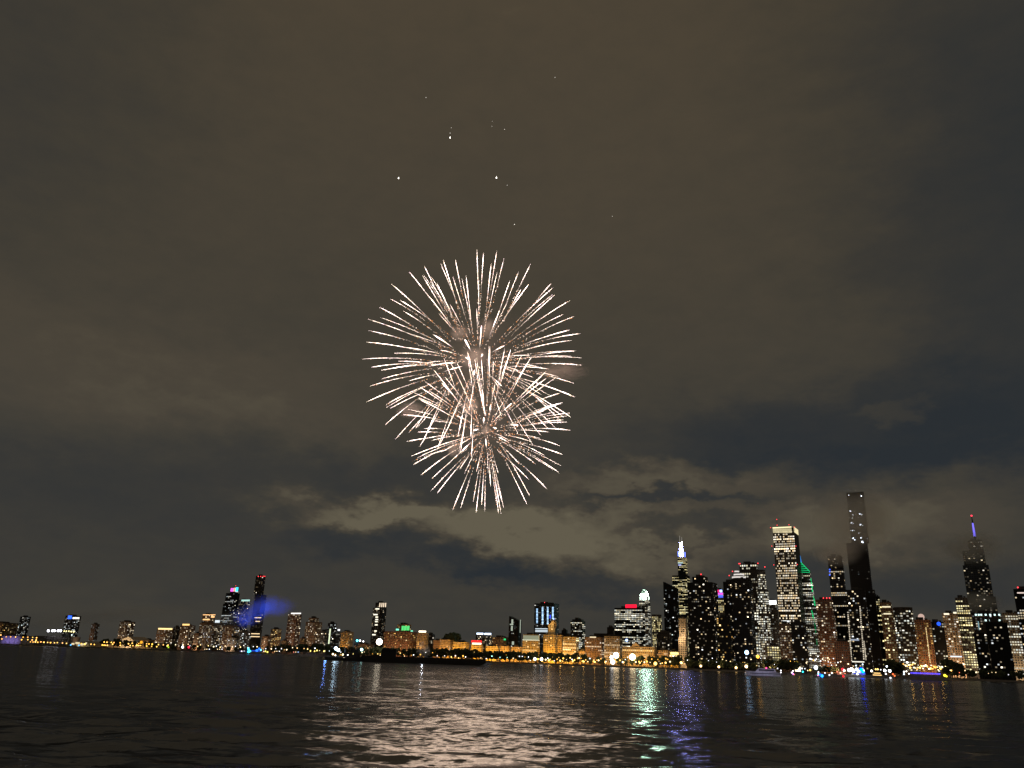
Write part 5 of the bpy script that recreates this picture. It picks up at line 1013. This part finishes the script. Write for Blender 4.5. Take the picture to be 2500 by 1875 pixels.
# blue lit smoke at left
BS = vol('blue_lit_smoke', (.80, .84, .95), .026, 1.1, .22, .70, .2, (1.0, .0))
puff('smoke_plume', 668, 1478, 1930, 80, 30, 30, BS, 'broad right end of the blue lit smoke plume beside the tallest left tower', 'smoke', 'blue smoke plume', .10)
puff('smoke_plume', 610, 1498, 1930, 66, 30, 34, BS, 'middle of the blue lit smoke plume before the left towers', 'smoke', 'blue smoke plume', -.45)
puff('smoke_plume', 560, 1512, 1930, 60, 26, 26, BS, 'thin left tail of the blue lit smoke plume', 'smoke', 'blue smoke plume', -.1)
P = at_depth(622, 1584, 1930)
for (tx, ty, e_, sz_) in ((676, 1474, .66, .75), (640, 1486, .62, .6), (600, 1502, .42, .75)):
    ld = bpy.data.lights.new('searchlight', 'SPOT'); ld.energy = 1.8e6 * e_; ld.color = (.012, .085, 1); ld.spot_size = sz_; ld.spot_blend = .8; ld.shadow_soft_size = 2
    lo = bpy.data.objects.new('searchlight', ld); COL.objects.link(lo); lo.location = P + Vector((0, -30, 0)); dv = at_depth(tx, ty, 1930) - lo.location; lo.rotation_euler = dv.to_track_quat('-Z', 'Y').to_euler()
BR = vol('brown_smoke', (.62, .50, .40), .0045, 1.6, .25, .70, 0, (1.0, .0))
puff('smoke_bank', 230, 1507, 2050, 380, 50, 30, BR, 'brown smoke drifting low over the far left shore', 'smoke', None, -.12)
# mist by the tug, smoke on the barge
MI = vol('lake_mist', (.7, .78, .95), .012, 2.0, .25, .7, 0)
puff('mist', 752, 1597, 860, 32, 14, 4.5, MI, 'bluish mist on the water left of the tugboat', 'mist')
p_ = at_y(770, 1590, 840); ld = bpy.data.lights.new('lamp_light', 'POINT'); ld.energy = 6000; ld.color = (.16, .34, 1); ld.shadow_soft_size = 1; lo = bpy.data.objects.new('mist_lamp', ld)
tugo = [o for o in COL.objects if o.name == 'tugboat'][0]; COL.objects.link(lo); lo.parent = tugo; lo.location = (-20.5, -3, 7)
BSM = vol('barge_smoke', (.9, .9, .92), .16, 1.8, .40, .62, 0)
puff('smoke_puff', 1034, 1588, 835, 10, 6, 8, BSM, 'grey white smoke rising from the barge deck', 'smoke', None, .35)
puff('smoke_puff', 1029, 1572, 835, 5.5, 5, 4, BSM, 'small white smoke curl above the barge smoke', 'smoke')
ld = bpy.data.lights.new('lamp_light', 'POINT'); ld.energy = 3200; ld.color = (.85, .9, 1); ld.shadow_soft_size = .5; lo = bpy.data.objects.new('boat_light', ld); COL.objects.link(lo)
bar = [o for o in COL.objects if o.name == 'barge'][0]; lo.parent = bar; lo.location = (-2, -6, 9)  # added point light without a fixture, brightens the barge smoke
for (bl, dx, e_) in (('tallest tower, unfinished dark shaft', -30, 4e4), ('stepped glass skyscraper', -20, 5e4)):
    bb = [b_ for b_ in ALLB if b_['root']['label'].startswith(bl)][0]
    for sx in (-1, 1):
        ld = bpy.data.lights.new('added_cloud_light', 'SPOT'); ld.energy = e_; ld.color = (1, .86, .66); ld.spot_size = 1.5; ld.spot_blend = .9; ld.shadow_soft_size = 2  # added spots hung beside the tower, aimed up to brighten the low cloud
        lo = bpy.data.objects.new('added_cloud_light', ld); COL.objects.link(lo); lo.parent = bb['root']; lo.location = (sx * (bb['w'] / 2 + 30), -bb['d'] / 2 - 40, 110); lo.rotation_euler = (math.pi - .12, 0, 0)
# low cloud round the tall tower tops
LC = vol('low_cloud', (.97, .95, .92), .026, 1.5, .20, .62, 0, (1.0, .35))
for (x, y, d_, a, b_, c, lab) in ((2085, 1268, 1330, 80, 62, 62, 'soft low cloud veiling the top of the tallest tower'), (2042, 1350, 1330, 46, 46, 26, 'soft low cloud on the top of the tower left of the tallest'), (2372, 1335, 1560, 66, 50, 40, 'soft low cloud veiling the upper part of the spire tower'), (2390, 1470, 1560, 60, 30, 26, 'thin low cloud across the middle of the spire tower')):
    puff('low_cloud', x, y, d_, a, b_, c, LC, lab, 'cloud', 'low clouds round the tower tops')
print('tris', sum(len(o.data.loop_triangles) if False else len(o.data.polygons) for o in sc.objects if o.type == 'MESH'))
